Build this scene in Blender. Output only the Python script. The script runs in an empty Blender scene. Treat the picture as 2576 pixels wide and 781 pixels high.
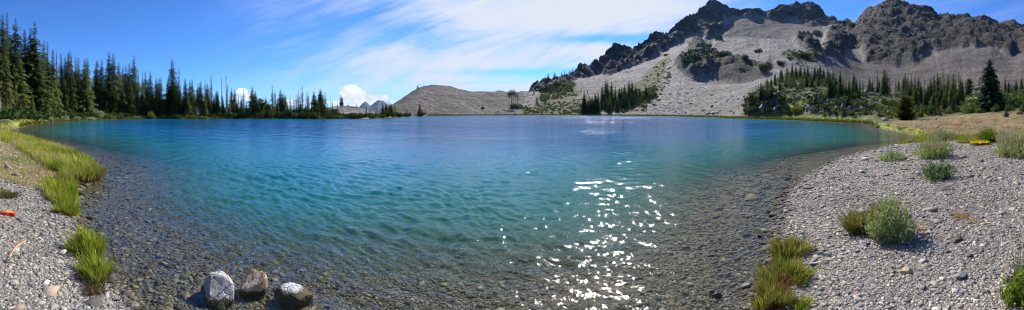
import bpy, math, random
import numpy as np
from mathutils import Vector, Matrix, Euler
random.seed(7)
RNG = np.random.default_rng(7)
SC = bpy.context.scene
COL = SC.collection
F = 1025.0        # photograph pixels per radian of the cylindrical panorama
CX = 1610.0
HY = 352.0        # row of the true horizon
H = 2.0           # eye above the water
R = math.radians
SUN_AZ, SUN_EL = R(14.0), R(41.0)

# ------------------------------------------------------------------ small helpers
def az_of(px): return (np.asarray(px, float) - CX) / F
def pt(px, r, z=0.0):
    a = (px - CX) / F
    return Vector((math.sin(a) * r, math.cos(a) * r, z))
def r_of(y, z=0.0): return (H - z) * F / (y - HY)
def z_of(D, y): return H + D * (HY - y) / F

def link(o):
    COL.objects.link(o); return o
def tag(o, label=None, cat=None, group=None, kind=None):
    if label: o['label'] = label
    if cat: o['category'] = cat
    if group: o['group'] = group
    if kind: o['kind'] = kind
    return o
def empty(name, loc, rz=0.0):
    o = bpy.data.objects.new(name, None); o.location = loc; o.rotation_euler = (0, 0, rz)
    o.empty_display_size = 0.3
    return link(o)
def mesh_np(name, V, Fq, smooth=False):
    """Fq : (n,k) int array or list of such arrays"""
    me = bpy.data.meshes.new(name)
    V = np.ascontiguousarray(V, np.float32)
    fs = Fq if isinstance(Fq, list) else [Fq]
    me.vertices.add(len(V)); me.vertices.foreach_set('co', V.ravel())
    idx = np.concatenate([np.asarray(f, np.int32).ravel() for f in fs])
    cnt = np.concatenate([np.full(len(f), np.asarray(f).shape[1], np.int32) for f in fs])
    me.loops.add(len(idx)); me.loops.foreach_set('vertex_index', idx)
    st = np.concatenate([[0], np.cumsum(cnt)[:-1]]).astype(np.int32)
    me.polygons.add(len(cnt)); me.polygons.foreach_set('loop_start', st)
    try: me.polygons.foreach_set('loop_total', cnt)
    except Exception: pass
    if smooth: me.polygons.foreach_set('use_smooth', np.ones(len(cnt), bool))
    me.update(calc_edges=True)
    return me
def add_col(me, name, C):
    a = me.attributes.new(name, 'FLOAT_COLOR', 'POINT')
    C = np.asarray(C, np.float32)
    if C.shape[1] == 3: C = np.hstack([C, np.ones((len(C), 1), np.float32)])
    a.data.foreach_set('color', np.ascontiguousarray(C).ravel())
def obj(name, me, mat, parent=None):
    o = bpy.data.objects.new(name, me)
    if mat is not None and not me.materials: me.materials.append(mat)
    link(o)
    if parent: o.parent = parent
    return o

# ------------------------------------------------------------------ noise in numpy
_perm = np.random.default_rng(3).permutation(256)
_perm = np.concatenate([_perm, _perm]).astype(np.int64)
_g = np.random.default_rng(4).normal(size=(256, 3)); _g /= np.linalg.norm(_g, axis=1)[:, None]
def perlin(x, y, z):
    xi, yi, zi = np.floor(x).astype(np.int64), np.floor(y).astype(np.int64), np.floor(z).astype(np.int64)
    xf, yf, zf = x - xi, y - yi, z - zi
    u, v, w = [t * t * t * (t * (t * 6 - 15) + 10) for t in (xf, yf, zf)]
    xi &= 255; yi &= 255; zi &= 255
    def gr(a, b, c, dx, dy, dz):
        h = _perm[_perm[_perm[(xi + a) & 255] + ((yi + b) & 255)] + ((zi + c) & 255)]
        g = _g[h]
        return g[..., 0] * dx + g[..., 1] * dy + g[..., 2] * dz
    def lerp(a, b, t): return a + t * (b - a)
    x00 = lerp(gr(0,0,0,xf,yf,zf), gr(1,0,0,xf-1,yf,zf), u)
    x10 = lerp(gr(0,1,0,xf,yf-1,zf), gr(1,1,0,xf-1,yf-1,zf), u)
    x01 = lerp(gr(0,0,1,xf,yf,zf-1), gr(1,0,1,xf-1,yf,zf-1), u)
    x11 = lerp(gr(0,1,1,xf,yf-1,zf-1), gr(1,1,1,xf-1,yf-1,zf-1), u)
    return lerp(lerp(x00, x10, v), lerp(x01, x11, v), w) * 1.6
def fbm(x, y, z, o=4, ridged=False):
    s = 0; a = 1.0; n = 0
    for i in range(o):
        p = perlin(x, y, z)
        if ridged: p = 1 - 2 * np.abs(p)
        s = s + a * p; n += a; a *= 0.5
        x = x * 2.03 + 11.3; y = y * 2.03 + 5.1; z = z * 2.03 + 7.7
    return s / n
def smooth01(t): t = np.clip(t, 0, 1); return t * t * (3 - 2 * t)
def inpoly(x, y, P):
    P = np.asarray(P, float); c = np.zeros(x.shape, bool)
    j = len(P) - 1
    for i in range(len(P)):
        xi, yi = P[i]; xj, yj = P[j]
        m = (yi > y) != (yj > y)
        c ^= m & (x < (xj - xi) * (y - yi) / ((yj - yi) if yj != yi else 1e-9) + xi)
        j = i
    return c

# ------------------------------------------------------------------ lake outline (world metres)
R0 = [(-400,32),(0,32),(25,31),(40,36.6),(90,47.7),(135,58.6),(200,73),(320,85),(420,93),(520,96),(600,94),(690,99),(800,95),(900,97),(1000,93),(1080,98),(1150,95),
      (1180,102),(1250,124),(1300,146),(1370,168),(1440,178),(1560,186),(1700,188),(1850,182),(1950,172),(2040,160),(2120,146),(2200,127),(2300,101),(2400,90),
      (2500,79),(2600,69),(2700,59),(2740,50),(2750,43),(2790,35.5),(2840,30.5),(2880,27),(2900,24),(2950,22),(3220,22),(3600,22)]
SHORE = [(p, r) for p, r in R0 if 25 < p < 2900]
NEAR = [(2898,22.6),(2880,21.4),(2840,20.5),(2780,18.6),(2700,16),(2620,13.4),(2540,10.6),(2480,8.6),(2450,7.1),(2438,5.9),(2428,4.8),(2400,3.96),(2330,3.28),(2250,2.9),(2100,2.6),(1700,2.3),(1300,2.25),
        (900,2.5),(600,2.9),(450,3.28),(370,3.74),(320,4.38),(290,5.0),(260,5.9),(240,7.1),(250,8.3),(280,9.2),(297,10.6),(285,12.2),(230,15.4),(160,19),(100,23.3),(50,27),(25,29)]
LP = np.array([[math.sin((p-CX)/F)*r, math.cos((p-CX)/F)*r] for p, r in SHORE + NEAR])
# wobble the outline: resample and push in and out a little
def resample(P):
    out = []
    n = len(P)
    for i in range(n):
        a, b = P[i], P[(i+1) % n]; L = np.linalg.norm(b-a); d = np.linalg.norm((a+b)/2)
        k = max(1, int(L / max(0.25, d*0.02)))
        for q in range(k): out.append(a + (b-a)*q/k)
    return np.array(out)
LP = resample(LP)
_d = np.linalg.norm(LP, axis=1)
_n = perlin(LP[:,0]*0.9, LP[:,1]*0.9, LP[:,0]*0+3.3) * np.minimum(0.12, _d*0.012) + perlin(LP[:,0]*0.13, LP[:,1]*0.13, LP[:,0]*0+1.3) * np.minimum(2.0, np.maximum(0,_d-15)*0.02)
LP = LP * (1 + _n/_d)[:, None]
def sdist(x, y):
    """distance to the shoreline, positive in the lake"""
    x = np.asarray(x, float); y = np.asarray(y, float)
    sh = x.shape; x = x.ravel(); y = y.ravel()
    best = np.full(x.shape, 1e9)
    A = LP; B = np.roll(LP, -1, axis=0)
    for a, b in zip(A, B):
        d = b - a; L2 = d @ d + 1e-12
        t = np.clip(((x-a[0])*d[0] + (y-a[1])*d[1]) / L2, 0, 1)
        q = (x-a[0]-t*d[0])**2 + (y-a[1]-t*d[1])**2
        np.minimum(best, q, out=best)
    s = np.sqrt(best)
    ins = inpoly(x, y, LP)
    return np.where(ins, s, -s).reshape(sh)
def h_near(x, y, s):
    d = np.maximum(-s, 0)
    land = 0.47 * (1 - np.exp(-d / 3.4)) + 0.02 * fbm(x*0.8, y*0.8, x*0+2, 3) * np.clip(d, 0, 1)
    w = np.maximum(s, 0)
    wat = -(0.085 * np.minimum(w, 3) + 0.22 * np.clip(w-3, 0, 8) + 0.35*np.clip(w-11, 0, 15))
    wat = wat + 0.03 * fbm(x*1.2, y*1.2, x*0+9, 3) * np.clip(w, 0, 1)
    return np.where(s > 0, wat, land)

# ------------------------------------------------------------------ landform control lines: (px, distance, row)
L = {}
L[2] = [(-300,75,330),(0,75,330),(120,88,338),(240,104,338),(300,110,345),(500,115,348),(620,112,350),(900,112,358),(1000,110,358),(1050,115,354),(1100,120,354),(1180,130,363),(1250,150,355),(1300,165,345),
        (1400,200,335),(1600,212,350),(1700,208,352),(1850,198,353),(2050,182,352),(2200,147,352),(2300,125,345),(2350,104,343),(2400,97,325),(2460,94,328),(2550,92,329),(2700,80,335),(2760,66,352),(2800,60,366),
        (2900,50,374),(3000,50,366),(3100,48,358),(3220,44,352),(3500,44,350)]
L[3] = [(-300,120,235),(0,120,235),(120,130,270),(240,140,300),(300,150,312),(500,150,335),(700,140,345),(900,135,352),(1000,130,344),(1050,140,334),(1100,142,331),(1150,144,343),(1200,150,352),(1250,190,330),
        (1300,205,308),(1400,235,300),(1600,250,322),(1640,242,332),(1700,240,335),(1850,230,325),(2050,230,308),(2150,200,320),(2200,190,325),(2300,165,310),(2350,150,290),(2420,150,265),(2500,160,258),
        (2560,160,275),(2600,130,300),(2700,115,300),(2800,100,318),(2900,90,326),(2950,85,335),(3000,85,330),(3050,85,322),(3100,80,322),(3160,75,308),(3220,70,292),(3500,70,280)]
L[4] = [(-300,180,150),(0,180,150),(60,180,175),(100,180,215),(200,185,272),(300,190,300),(500,190,318),(700,180,338),(900,170,349),(1000,170,352),(1040,185,356),(1190,190,357),(1215,220,345),(1230,240,335),(1250,250,315),(1275,255,300),
        (1310,265,275),(1330,270,268),(1400,270,270),(1412,270,267),(1440,272,280),(1500,280,290),(1520,282,288),(1570,285,285),(1600,288,291),(1640,290,291),(1680,300,289),(1720,300,297),(1850,290,302),(1950,300,282),
        (2050,300,268),(2130,300,245),(2200,300,258),(2250,290,262),(2350,260,266),(2400,250,246),(2450,235,236),(2500,225,240),(2560,225,265),(2700,200,292),(2800,190,300),(2900,180,305),(3000,170,305),(3220,150,272),(3500,150,262)]
L[5] = [(-300,230,190),(0,230,190),(100,230,240),(200,230,290),(300,240,320),(500,240,335),(700,230,350),(900,220,355),(1190,260,359),(1250,300,345),(1310,330,312),(1400,340,302),(1500,340,315),(1600,340,310),(1650,330,298),
        (1680,318,284),(1720,318,281),(1800,350,262),(1900,400,238),(2000,440,207),(2100,470,176),(2150,480,150),(2200,480,131),(2250,482,125),(2350,482,120),(2450,470,125),(2500,450,131),(2560,420,150),(2620,420,182),
        (2700,400,232),(2800,380,250),(2900,360,258),(3000,340,258),(3220,320,235),(3500,320,225)]
L[6] = [(-300,300,260),(100,300,280),(300,300,330),(500,300,350),(900,300,356),(1190,360,359),(1300,400,345),(1500,400,340),(1600,390,330),(1650,350,303),(1680,328,283),(1720,330,278),(1800,380,250),(1900,450,230),(2000,500,192),
        (2100,560,160),(2150,600,142),(2200,640,134),(2250,680,131),(2350,700,126),(2450,680,130),(2500,650,127),(2560,600,135),(2620,560,152),(2700,520,197),(2800,500,209),(2850,495,207),(2900,490,190),(2950,485,166),(3000,480,156),(3050,470,146),
        (3130,460,150),(3165,458,175),(3185,455,178),(3220,450,160),(3500,450,150)]
L[7] = [(-300,420,340),(300,420,350),(900,420,355),(1190,500,358),(1500,500,352),(1600,480,345),(1650,380,310),(1680,334,281),(1720,336,277),(1800,400,244),(1900,470,214),(1945,500,190),(2000,540,178),(2060,600,150),(2100,660,132),
        (2150,720,110),(2200,800,96),(2250,830,86),(2300,850,58),(2340,870,48),(2400,885,56),(2450,880,66),(2520,870,70),(2570,850,80),(2620,800,92),(2660,700,120),(2700,620,130),(2800,580,118),(2900,570,105),(3000,560,105),
        (3100,550,112),(3220,540,125),(3500,540,115)]
SKY = [(-300,560,346),(300,560,351),(900,600,354),(1190,700,356),(1500,700,354),(1600,600,352),(1650,420,318),(1670,350,286),(1680,345,283),(1720,352,274),(1760,380,258),(1792,415,243),(1800,420,230),(1830,430,222),(1870,460,212),
       (1890,485,195),(1900,500,181),(1925,510,163),(1945,530,152),(1965,535,160),(1985,545,158),(2000,560,145),(2030,590,134),(2060,620,116),(2090,660,106),(2130,740,86),(2160,780,60),(2200,850,32),(2225,880,18),(2240,890,13),
       (2255,900,13),(2290,910,21),(2330,920,28),(2380,935,38),(2410,940,38),(2445,940,24),(2460,945,26),(2480,945,24),(2500,945,19),(2540,940,15),(2555,935,17),(2575,930,28),(2600,900,50),(2640,860,72),(2665,800,68),(2690,760,62),
       (2720,740,40),(2745,730,28),(2770,720,18),(2790,715,17),(2805,712,12),(2830,710,22),(2870,705,26),(2920,700,40),(2950,695,58),(2962,692,62),(2985,690,50),(3005,690,62),(3030,690,63),(3090,690,68),(3130,685,84),(3150,680,90),
       (3180,680,84),(3220,680,92),(3500,680,80)]
def layer(k, px):
    a = np.array(SKY if k == 8 else L[k], float)
    D = np.interp(px, a[:,0], a[:,1]); y = np.interp(px, a[:,0], a[:,2])
    return D, z_of(D, y)

# azimuth columns: dense ahead, coarse behind
azd = np.linspace(R(-98), R(98), 1500)
azb = np.linspace(R(98), R(262), 60)[1:-1]
AZ = np.concatenate([azd, azb]); NC = len(AZ)
PXC = CX + AZ * F
PXE = np.where(PXC > 3600, np.interp(PXC, [3600, 3600 + 1200, CX + R(262)*F - 1200, CX + R(262)*F], [3600, 3600, -300, -300]), PXC)
def gsm(v, s):
    k = np.exp(-0.5*(np.arange(-3*s, 3*s+1)/s)**2); k /= k.sum()
    return np.convolve(np.pad(v, 3*s, mode='edge'), k, 'valid')
D0 = np.interp(PXE, [p for p,_ in R0], [r for _,r in R0])
Ds, Zs = [D0], [None]
for k in range(2, 9):
    D, Z = layer(k, PXE)
    if k < 8: D, Z = gsm(D, 9), gsm(Z, 9)
    else: D, Z = gsm(D, 6), gsm(Z, 1)
    Ds.append(D); Zs.append(Z)
# bank just behind the shore
D1 = D0 + np.interp(PXE, [0, 2700, 2900, 3600], [4, 4, 3, 4]); Z1 = np.interp(PXE, [0, 100, 1000, 2300, 2700, 2900, 3600], [.6, .7, .7, .6, .5, .5, .55])
Ds.insert(1, D1); Zs.insert(1, Z1)
for i in range(1, len(Ds)): Ds[i] = np.maximum(Ds[i], Ds[i-1] + 2.0)
Ds.append(Ds[-1] + 70); Zs.append(np.maximum(Zs[-1] - 45, np.minimum(Zs[-1], 0.5)))
Ds.append(np.full(NC, 1700.0)); Zs.append(np.full(NC, -6.0))
Ds.append(np.full(NC, 9000.0)); Zs.append(np.full(NC, -40.0))
ROWS = [5, 18, 28, 62, 70, 34, 60, 84, 5, 6, 4]
NN = 330
rr = []; zz = []
t = np.linspace(0, 1, NN)
Rn = 0.7 * (D0[:, None] / 0.7) ** t[None, :]
Xn = np.sin(AZ)[:, None] * Rn; Yn = np.cos(AZ)[:, None] * Rn
Sn = sdist(Xn, Yn)
Zn = h_near(Xn, Yn, Sn)
# on the last metres before the far shore keep the bed joined to the bank
Zs[0] = Zn[:, -1]
RRs = [Rn]; ZZs = [Zn]; LAY = [np.zeros(NN)]
for i, n in enumerate(ROWS):
    q = (np.arange(1, n+1) / n)[None, :]
    RRs.append(Ds[i][:, None] * (1-q) + Ds[i+1][:, None] * q)
    ZZs.append(Zs[i][:, None] * (1-q) + Zs[i+1][:, None] * q)
    LAY.append(np.full(n, i + 1.0) + 0*q[0])
RG = np.hstack(RRs); ZG = np.hstack(ZZs); LAY = np.concatenate(LAY)
NRW = RG.shape[1]
XG = np.sin(AZ)[:, None] * RG; YG = np.cos(AZ)[:, None] * RG
PXG = np.repeat(PXC[:, None], NRW, 1)
YPG = HY - F * (ZG - H) / RG
far = (LAY > 0)[None, :] & np.ones_like(RG, bool)
wob = np.clip(RG / 40, 0.2, 1) * 1.0
dpx = 9 * fbm(XG*0.03, YG*0.03, ZG*0.03, 3) * wob + 4*fbm(XG*0.12, YG*0.12, ZG*0.12, 2) * wob
dpy = 7 * fbm(XG*0.03+50, YG*0.03, ZG*0.03, 3) * wob + 3*fbm(XG*0.12+50, YG*0.12, ZG*0.12, 2) * wob
PW, YW = PXG + dpx, YPG + dpy
def blur(M, a, b):
    for ax, s in ((0, a), (1, b)):
        if s < 1: continue
        k = np.ones(2*s+1) / (2*s+1)
        pad = [(s, s) if q == ax else (0, 0) for q in (0, 1)]
        P = np.pad(M, pad, mode='edge'); c = np.cumsum(P, axis=ax)
        z0 = np.zeros_like(np.take(c, [0], ax)); c = np.concatenate([z0, c], ax)
        n = M.shape[ax]
        M = (np.take(c, range(2*s+1, 2*s+1+n), ax) - np.take(c, range(0, n), ax)) / (2*s+1)
    return M
def mask(polys, cond=None):
    m = np.zeros(RG.shape, bool)
    for P in polys: m |= inpoly(PW, YW, P)
    m &= far
    if cond is not None: m &= cond
    return m.astype(float)
ROCKP = [
 [(1670,290),(1720,288),(1800,252),(1861,240),(1890,224),(1923,238),(1969,216),(2015,198),(2060,180),(2087,160),(2128,134),(2158,117),(2190,106),(2230,122),(2271,93),(2275,57),(2311,47),(2373,57),(2402,44),(2419,57),(2455,68),
  (2506,57),(2537,80),(2567,84),(2598,73),(2640,78),(2640,-60),(1670,-60)],
 [(2640,78),(2598,118),(2590,140),(2629,160),(2655,152),(2705,150),(2726,200),(2803,212),(2848,209),(2899,190),(2931,167),(2989,158),(3053,145),(3130,148),(3162,174),(3181,180),(3194,161),(3700,150),(3700,-60),(2640,-60)],
 [(2578,150),(2655,150),(2658,172),(2629,181),(2600,172)],
 [(2128,195),(2158,179),(2200,168),(2251,176),(2301,192),(2373,208),(2424,213),(2404,240),(2363,256),(2316,259),(2281,248),(2250,243),(2179,252),(2158,238),(2138,218)],
 [(2170,150),(2200,140),(2215,165),(2180,172)],
 [(2345,322),(2380,312),(2440,316),(2462,334),(2462,362),(2345,362)],
 [(2540,334),(2600,330),(2640,336),(2700,340),(2720,356),(2640,366),(2540,360)],
 [(2500,132),(2545,130),(2580,165),(2590,200),(2560,190),(2520,160)],
]
ls = (LAY >= 8)[None, :] & far
rock = mask(ROCKP)
rock *= (RG < 1500)
# veg bands
VEGP = [
 [(-700,400),(-700,-100),(1040,-100),(1040,400)],
 [(1040,400),(1040,362),(1230,362),(1235,340),(1270,345),(1250,400)],
 [(1640,340),(1700,330),(1830,310),(1830,370),(1640,370)],
 [(1690,290),(1760,262),(1830,290),(1800,320),(1700,330)],
 [(2005,258),(2056,205),(2107,174),(2090,230),(2078,268),(2060,310),(1980,340),(1900,350),(1900,300)],
 [(2335,370),(2340,330),(2410,262),(2480,230),(2560,228),(2620,262),(2700,282),(2850,300),(2980,310),(3060,300),(3250,270),(3700,270),(3700,470),(2335,470)],
 [(2470,160),(2560,172),(2555,200),(2500,190),(2470,180)],
 [(2150,160),(2230,120),(2245,130),(2200,168),(2150,185)],
 [(2690,75),(2770,40),(2860,30),(2840,60),(2760,90),(2700,110)],
]
veg = mask(VEGP, (LAY < 8.5)[None, :] & far)
shorestrip = far & (RG - D0[:, None] < 5.0) & (PXG > 1340) & (PXG < 2950)
veg = np.maximum(veg, shorestrip * 1.0)
meadow = (inpoly(PW, YW, [(2735,404),(2820,384),(2900,378),(2990,368),(3080,358),(3170,362),(3260,345),(3700,340),(3700,500),(2735,470)]) & (RG > 20.5) & (RG < 75)).astype(float) * ((Sn_full := np.hstack([Sn, np.full((NC, NRW-NN), -9.0)])) < 0)
scrub = inpoly(PW, YW, [(2742,402),(2800,402),(2890,418),(2885,424),(2830,420),(2760,410)]) & (RG > 25) & (RG < 60)
meadow = meadow * ~scrub
leftgrass = ((inpoly(PW, YW, [(-700,300),(-700,445),(0,446),(15,449),(30,455),(60,478),(95,498),(130,520),(115,530),(0,528),(-700,528),(-700,545),(0,525),(60,530),(130,520),(150,555),(150,585),(210,590),(215,660),(200,690),(310,690),(310,300)]) |
              inpoly(PW, YW, [(-700,528),(0,524),(130,532),(180,590),(120,590),(60,575),(0,545),(-700,560)])) & (PXG < 320) & (Sn_full < 0.15) & (RG > 5.5) & (RG < 34)).astype(float)
gravelhole = inpoly(PW, YW, [(-700,500),(0,500),(60,502),(125,512),(128,524),(60,528),(-700,528)]) | inpoly(PW, YW, [(-700,447),(0,447),(18,452),(15,458),(-700,460)])
leftgrass = leftgrass * ~gravelhole
rockb = blur(rock, 2, 2); vegb = blur(veg, 2, 1); meab = blur(meadow, 2, 2); lgb = blur(leftgrass, 2, 2)
# displacement
sc = np.clip((RG - 90) / 400, 0, 1)
n1 = fbm(XG/46, YG/46, ZG/34, 6, ridged=True)
n2 = fbm(XG/14+31, YG/14, ZG/11, 4, ridged=True)
strat = perlin(XG/60, YG/60, ZG/60)
steps = np.abs(((ZG + 0.35*XG + 18*strat) / 13.0) % 1.0 - 0.5) * 2
ta = AZ[:, None] * RG; dip = ZG + 0.42*ta + 9*perlin(ta/80, ZG/50, RG*0)
n3 = fbm(ta/64, dip/11, RG/50+7, 6, ridged=True)
n4 = fbm(XG/110+3, YG/110, ZG/90, 3)
nb_ = fbm(XG/38+9, YG/38, ZG/30, 6)
dz = blur(rock, 4, 4) * ((n1 - 0.12) * (2.5 + 3.5 * sc) + (n3 - 0.12) * (2.0 + 9 * sc) + (n2-0.1) * (1.2 + 1.2 * sc) + n4 * 16 * sc + nb_ * 16 * sc)
dz -= blur(rock, 4, 4) * 2.5 * sc
CL = np.zeros_like(RG); mk = blur(rock, 3, 1); hcur = np.zeros(NC)
amp_c = np.clip(RG/60, 2.0, 15) * np.clip((PXG - 1690) / 170, 0.12, 1) * (0.65 + 0.7*smooth01(0.5 + 0.9*fbm(XG/55+21, YG/55, ZG/45, 3)))
for i in range(NN, NRW):
    dr = np.minimum(RG[:, i] - RG[:, i-1], 30)
    up = np.maximum(amp_c[:, i] - hcur, 0) * (1 - np.exp(-dr / (2.0 + RG[:, i]*0.012))) * mk[:, i]
    hcur = (hcur + up) * np.exp(-dr / 55.0); CL[:, i] = hcur
isky = NN + sum(ROWS[:8]) - 1
rampk = np.clip((np.arange(NRW) - (NN + sum(ROWS[:7]))) / float(ROWS[7]), 0, 1)[None, :]
dz += CL - gsm(CL[:, isky], 14)[:, None] * rampk
dz += (1 - rockb) * (fbm(XG/30, YG/30, ZG/30+4, 5) * 3.4 * sc * (1 + 1.3*((PXG > 1240) & (PXG < 1660))) + fbm(XG/7, YG/7, ZG/7+4, 3) * 0.5 * np.clip((RG-60)/80, 0, 1))
# gullies running down the scree (vary across the slope only)
gul = fbm(PXG/26, YPG/260, RG*0+3, 4)
dz += (1 - rockb) * gul * 1.3 * sc * (LAY >= 4)[None, :]
fade = np.clip((RG - D0[:, None]) / 8.0, 0, 1)
dz = dz * fade * (RG < 1500)
ZG = ZG + dz
# keep the land behind the bank above the water
ZG = np.where((RG > D1[:, None]) & (RG < 1200) & (ZG < 0.45), 0.45, ZG)
rocky_band = fbm(XG/9, YG/9, ZG/9+8, 4)
def ground(px, r):
    a = (px - CX) / F
    f = np.interp(a, AZ[:1500], np.arange(1500)); i = int(np.clip(round(float(f)), 0, 1499))
    return float(np.interp(r, RG[i], ZG[i]))
def dist_at_row(px, y, rmin=0.0):
    """distance at which the terrain's line of sight reaches photograph row y"""
    i = int(np.clip(round(float(np.interp((px-CX)/F, AZ[:1500], np.arange(1500)))), 0, 1499))
    row = HY - F * (ZG[i] - H) / RG[i]
    ok = np.where((row <= y) & (RG[i] > max(rmin, 1.0)))[0]
    return float(RG[i][ok[0]]) if len(ok) else float(Ds[4][i])

idx = np.arange(NC * NRW).reshape(NC, NRW)
nx = np.roll(idx, -1, axis=0)
Q = np.stack([idx[:, :-1], idx[:, 1:], nx[:, 1:], nx[:, :-1]], -1).reshape(-1, 4)[:, ::-1]
V = np.stack([XG, YG, ZG], -1).reshape(-1, 3)
# close the hole under the viewer
V = np.vstack([V, [[0, 0, float(ZG[:, 0].mean())]]])
cen = len(V) - 1
T = np.stack([idx[:, 0], np.roll(idx[:, 0], -1), np.full(NC, cen)], -1)[:, ::-1]
gm = mesh_np('ground', V, [Q, T], smooth=True)
def pad1(a): return np.concatenate([a.ravel(), [0]])
bed = smooth01((Sn_full + 0.03) / 0.15)
wetband = smooth01(1 - np.abs(Sn_full) / 0.30) * (RG < 40)
yy = (HY - F*(ZG-H)/RG)
red = blur((inpoly(PW, YW, [(2800,385),(2890,368),(3000,362),(3000,372),(2900,380),(2830,392)]) | inpoly(PW, YW, [(2960,386),(3060,376),(3070,384),(3000,400),(2950,398)]) |
       inpoly(PW, YW, [(3080,362),(3220,355),(3400,355),(3400,385),(3150,380)])).astype(float), 3, 3)
bright = blur((((RG - D0[:, None] < 3.5) & far & (PXG < 2960) & ((PXG > 2230) | (PXG < 700))) | (inpoly(PW, YW, [(2740,400),(2890,418),(3000,432),(3120,442),(3000,450),(2880,450),(2700,470),(2740,410)]) & (RG > 20)) |
                inpoly(PW, YW, [(2460,338),(2500,330),(2520,345),(2500,362),(2460,366)]) | inpoly(PW, YW, [(3030,305),(3080,290),(3080,305),(3050,315)]) | inpoly(PW, YW, [(240,315),(300,345),(300,372),(240,360)])).astype(float), 3, 1)
pinkd = blur(inpoly(PW, YW, [(2980,160),(3230,150),(3230,240),(3100,230),(3000,200)]).astype(float) , 6, 6) * (1-rockb)
add_col(gm, 'm1', np.stack([pad1(rockb), pad1(vegb), pad1(bed), pad1(meab)], -1))
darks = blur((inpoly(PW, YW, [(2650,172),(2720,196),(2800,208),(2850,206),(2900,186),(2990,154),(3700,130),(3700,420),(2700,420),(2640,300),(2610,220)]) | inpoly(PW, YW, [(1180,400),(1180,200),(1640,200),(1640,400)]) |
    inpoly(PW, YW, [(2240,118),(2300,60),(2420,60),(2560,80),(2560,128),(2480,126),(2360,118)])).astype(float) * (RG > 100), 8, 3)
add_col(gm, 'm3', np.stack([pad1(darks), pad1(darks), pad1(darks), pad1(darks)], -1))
stn = pad1((PXG > 1040).astype(float)); add_col(gm, 'm4', np.stack([stn]*4, -1))
add_col(gm, 'm2', np.stack([pad1(lgb), pad1(red), pad1(bright), pad1(wetband)], -1))

# ------------------------------------------------------------------ material helper
class NT:
    def __init__(s, mat=None, name='m', tree=None):
        if tree is None:
            s.m = bpy.data.materials.new(name); s.m.use_nodes = True; s.t = s.m.node_tree
        else: s.t = tree
        s.t.nodes.clear()
    def n(s, typ, **kw):
        nd = s.t.nodes.new(typ)
        for k, v in kw.items():
            if k.startswith('i_'):
                key = k[2:].replace('_', ' ')
                nd.inputs[key].default_value = v
            else: setattr(nd, k, v)
        return nd
    def l(s, a, b): s.t.links.new(a, b)
    def math(s, op, a, b=None, c=None, clamp=False):
        nd = s.n('ShaderNodeMath', operation=op, use_clamp=clamp)
        for i, v in enumerate((a, b, c)):
            if v is None: continue
            if isinstance(v, (int, float)): nd.inputs[i].default_value = v
            else: s.l(v, nd.inputs[i])
        return nd.outputs[0]
    def vmath(s, op, a, b=None):
        nd = s.n('ShaderNodeVectorMath', operation=op)
        for i, v in enumerate((a, b)):
            if v is None: continue
            if isinstance(v, (tuple, list)): nd.inputs[i].default_value = v
            elif isinstance(v, (int, float)): nd.inputs[3].default_value = v
            else: s.l(v, nd.inputs[i])
        return nd.outputs[0]
    def mix(s, f, a, b, blend='MIX'):
        nd = s.n('ShaderNodeMix', data_type='RGBA', blend_type=blend)
        for key, v in ((0, f), (6, a), (7, b)):
            if isinstance(v, (int, float)): nd.inputs[key].default_value = v
            elif isinstance(v, (tuple, list)): nd.inputs[key].default_value = tuple(v) + ((1,) if len(v) == 3 else ())
            else: s.l(v, nd.inputs[key])
        return nd.outputs[2]
    def ramp(s, f, stops, interp='LINEAR'):
        nd = s.n('ShaderNodeValToRGB'); cr = nd.color_ramp; cr.interpolation = interp
        while len(cr.elements) < len(stops): cr.elements.new(0.5)
        for e, (p, c) in zip(cr.elements, stops):
            e.position = p; e.color = (c, c, c, 1) if isinstance(c, (int, float)) else tuple(c) + (1,)
        s.l(f, nd.inputs[0]); return nd.outputs[0]
    def maprange(s, v, a, b, c=0.0, d=1.0, smooth=True):
        nd = s.n('ShaderNodeMapRange', interpolation_type='SMOOTHSTEP' if smooth else 'LINEAR')
        s.l(v, nd.inputs[0])
        for i, x in enumerate((a, b, c, d)): nd.inputs[i+1].default_value = x
        return nd.outputs[0]
    def noise(s, vec, scale, detail=4, rough=0.55, dist=0.0):
        nd = s.n('ShaderNodeTexNoise'); nd.inputs['Scale'].default_value = scale; nd.inputs['Detail'].default_value = detail
        nd.inputs['Roughness'].default_value = rough; nd.inputs['Distortion'].default_value = dist
        s.l(vec, nd.inputs['Vector']); return nd.outputs[0]
    def voro(s, vec, scale, feature='F1', out=0, rnd=1.0):
        nd = s.n('ShaderNodeTexVoronoi', feature=feature); nd.inputs['Scale'].default_value = scale; nd.inputs['Randomness'].default_value = rnd
        s.l(vec, nd.inputs['Vector']); return nd.outputs[out]
    def attr(s, name):
        nd = s.n('ShaderNodeAttribute', attribute_name=name); return nd
    def pos(s): return s.n('ShaderNodeNewGeometry').outputs['Position']
    def bsdf(s, color, rough=0.8, normal=None, spec=0.3):
        b = s.n('ShaderNodeBsdfPrincipled')
        if isinstance(color, (tuple, list)): b.inputs['Base Color'].default_value = tuple(color) + (1,)
        else: s.l(color, b.inputs['Base Color'])
        if isinstance(rough, (int, float)): b.inputs['Roughness'].default_value = rough
        else: s.l(rough, b.inputs['Roughness'])
        b.inputs['Specular IOR Level'].default_value = spec
        if normal is not None: s.l(normal, b.inputs['Normal'])
        return b.outputs[0]
    def bump(s, h, strength=0.5, dist=1.0, normal=None):
        nd = s.n('ShaderNodeBump'); nd.inputs['Strength'].default_value = strength; nd.inputs['Distance'].default_value = dist
        s.l(h, nd.inputs['Height'])
        if normal is not None: s.l(normal, nd.inputs['Normal'])
        return nd.outputs[0]
    def out(s, sh, vol=None):
        o = s.n('ShaderNodeOutputMaterial'); 
        if sh is not None: s.l(sh, o.inputs['Surface'])
        if vol is not None: s.l(vol, o.inputs['Volume'])
        return s.m

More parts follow.
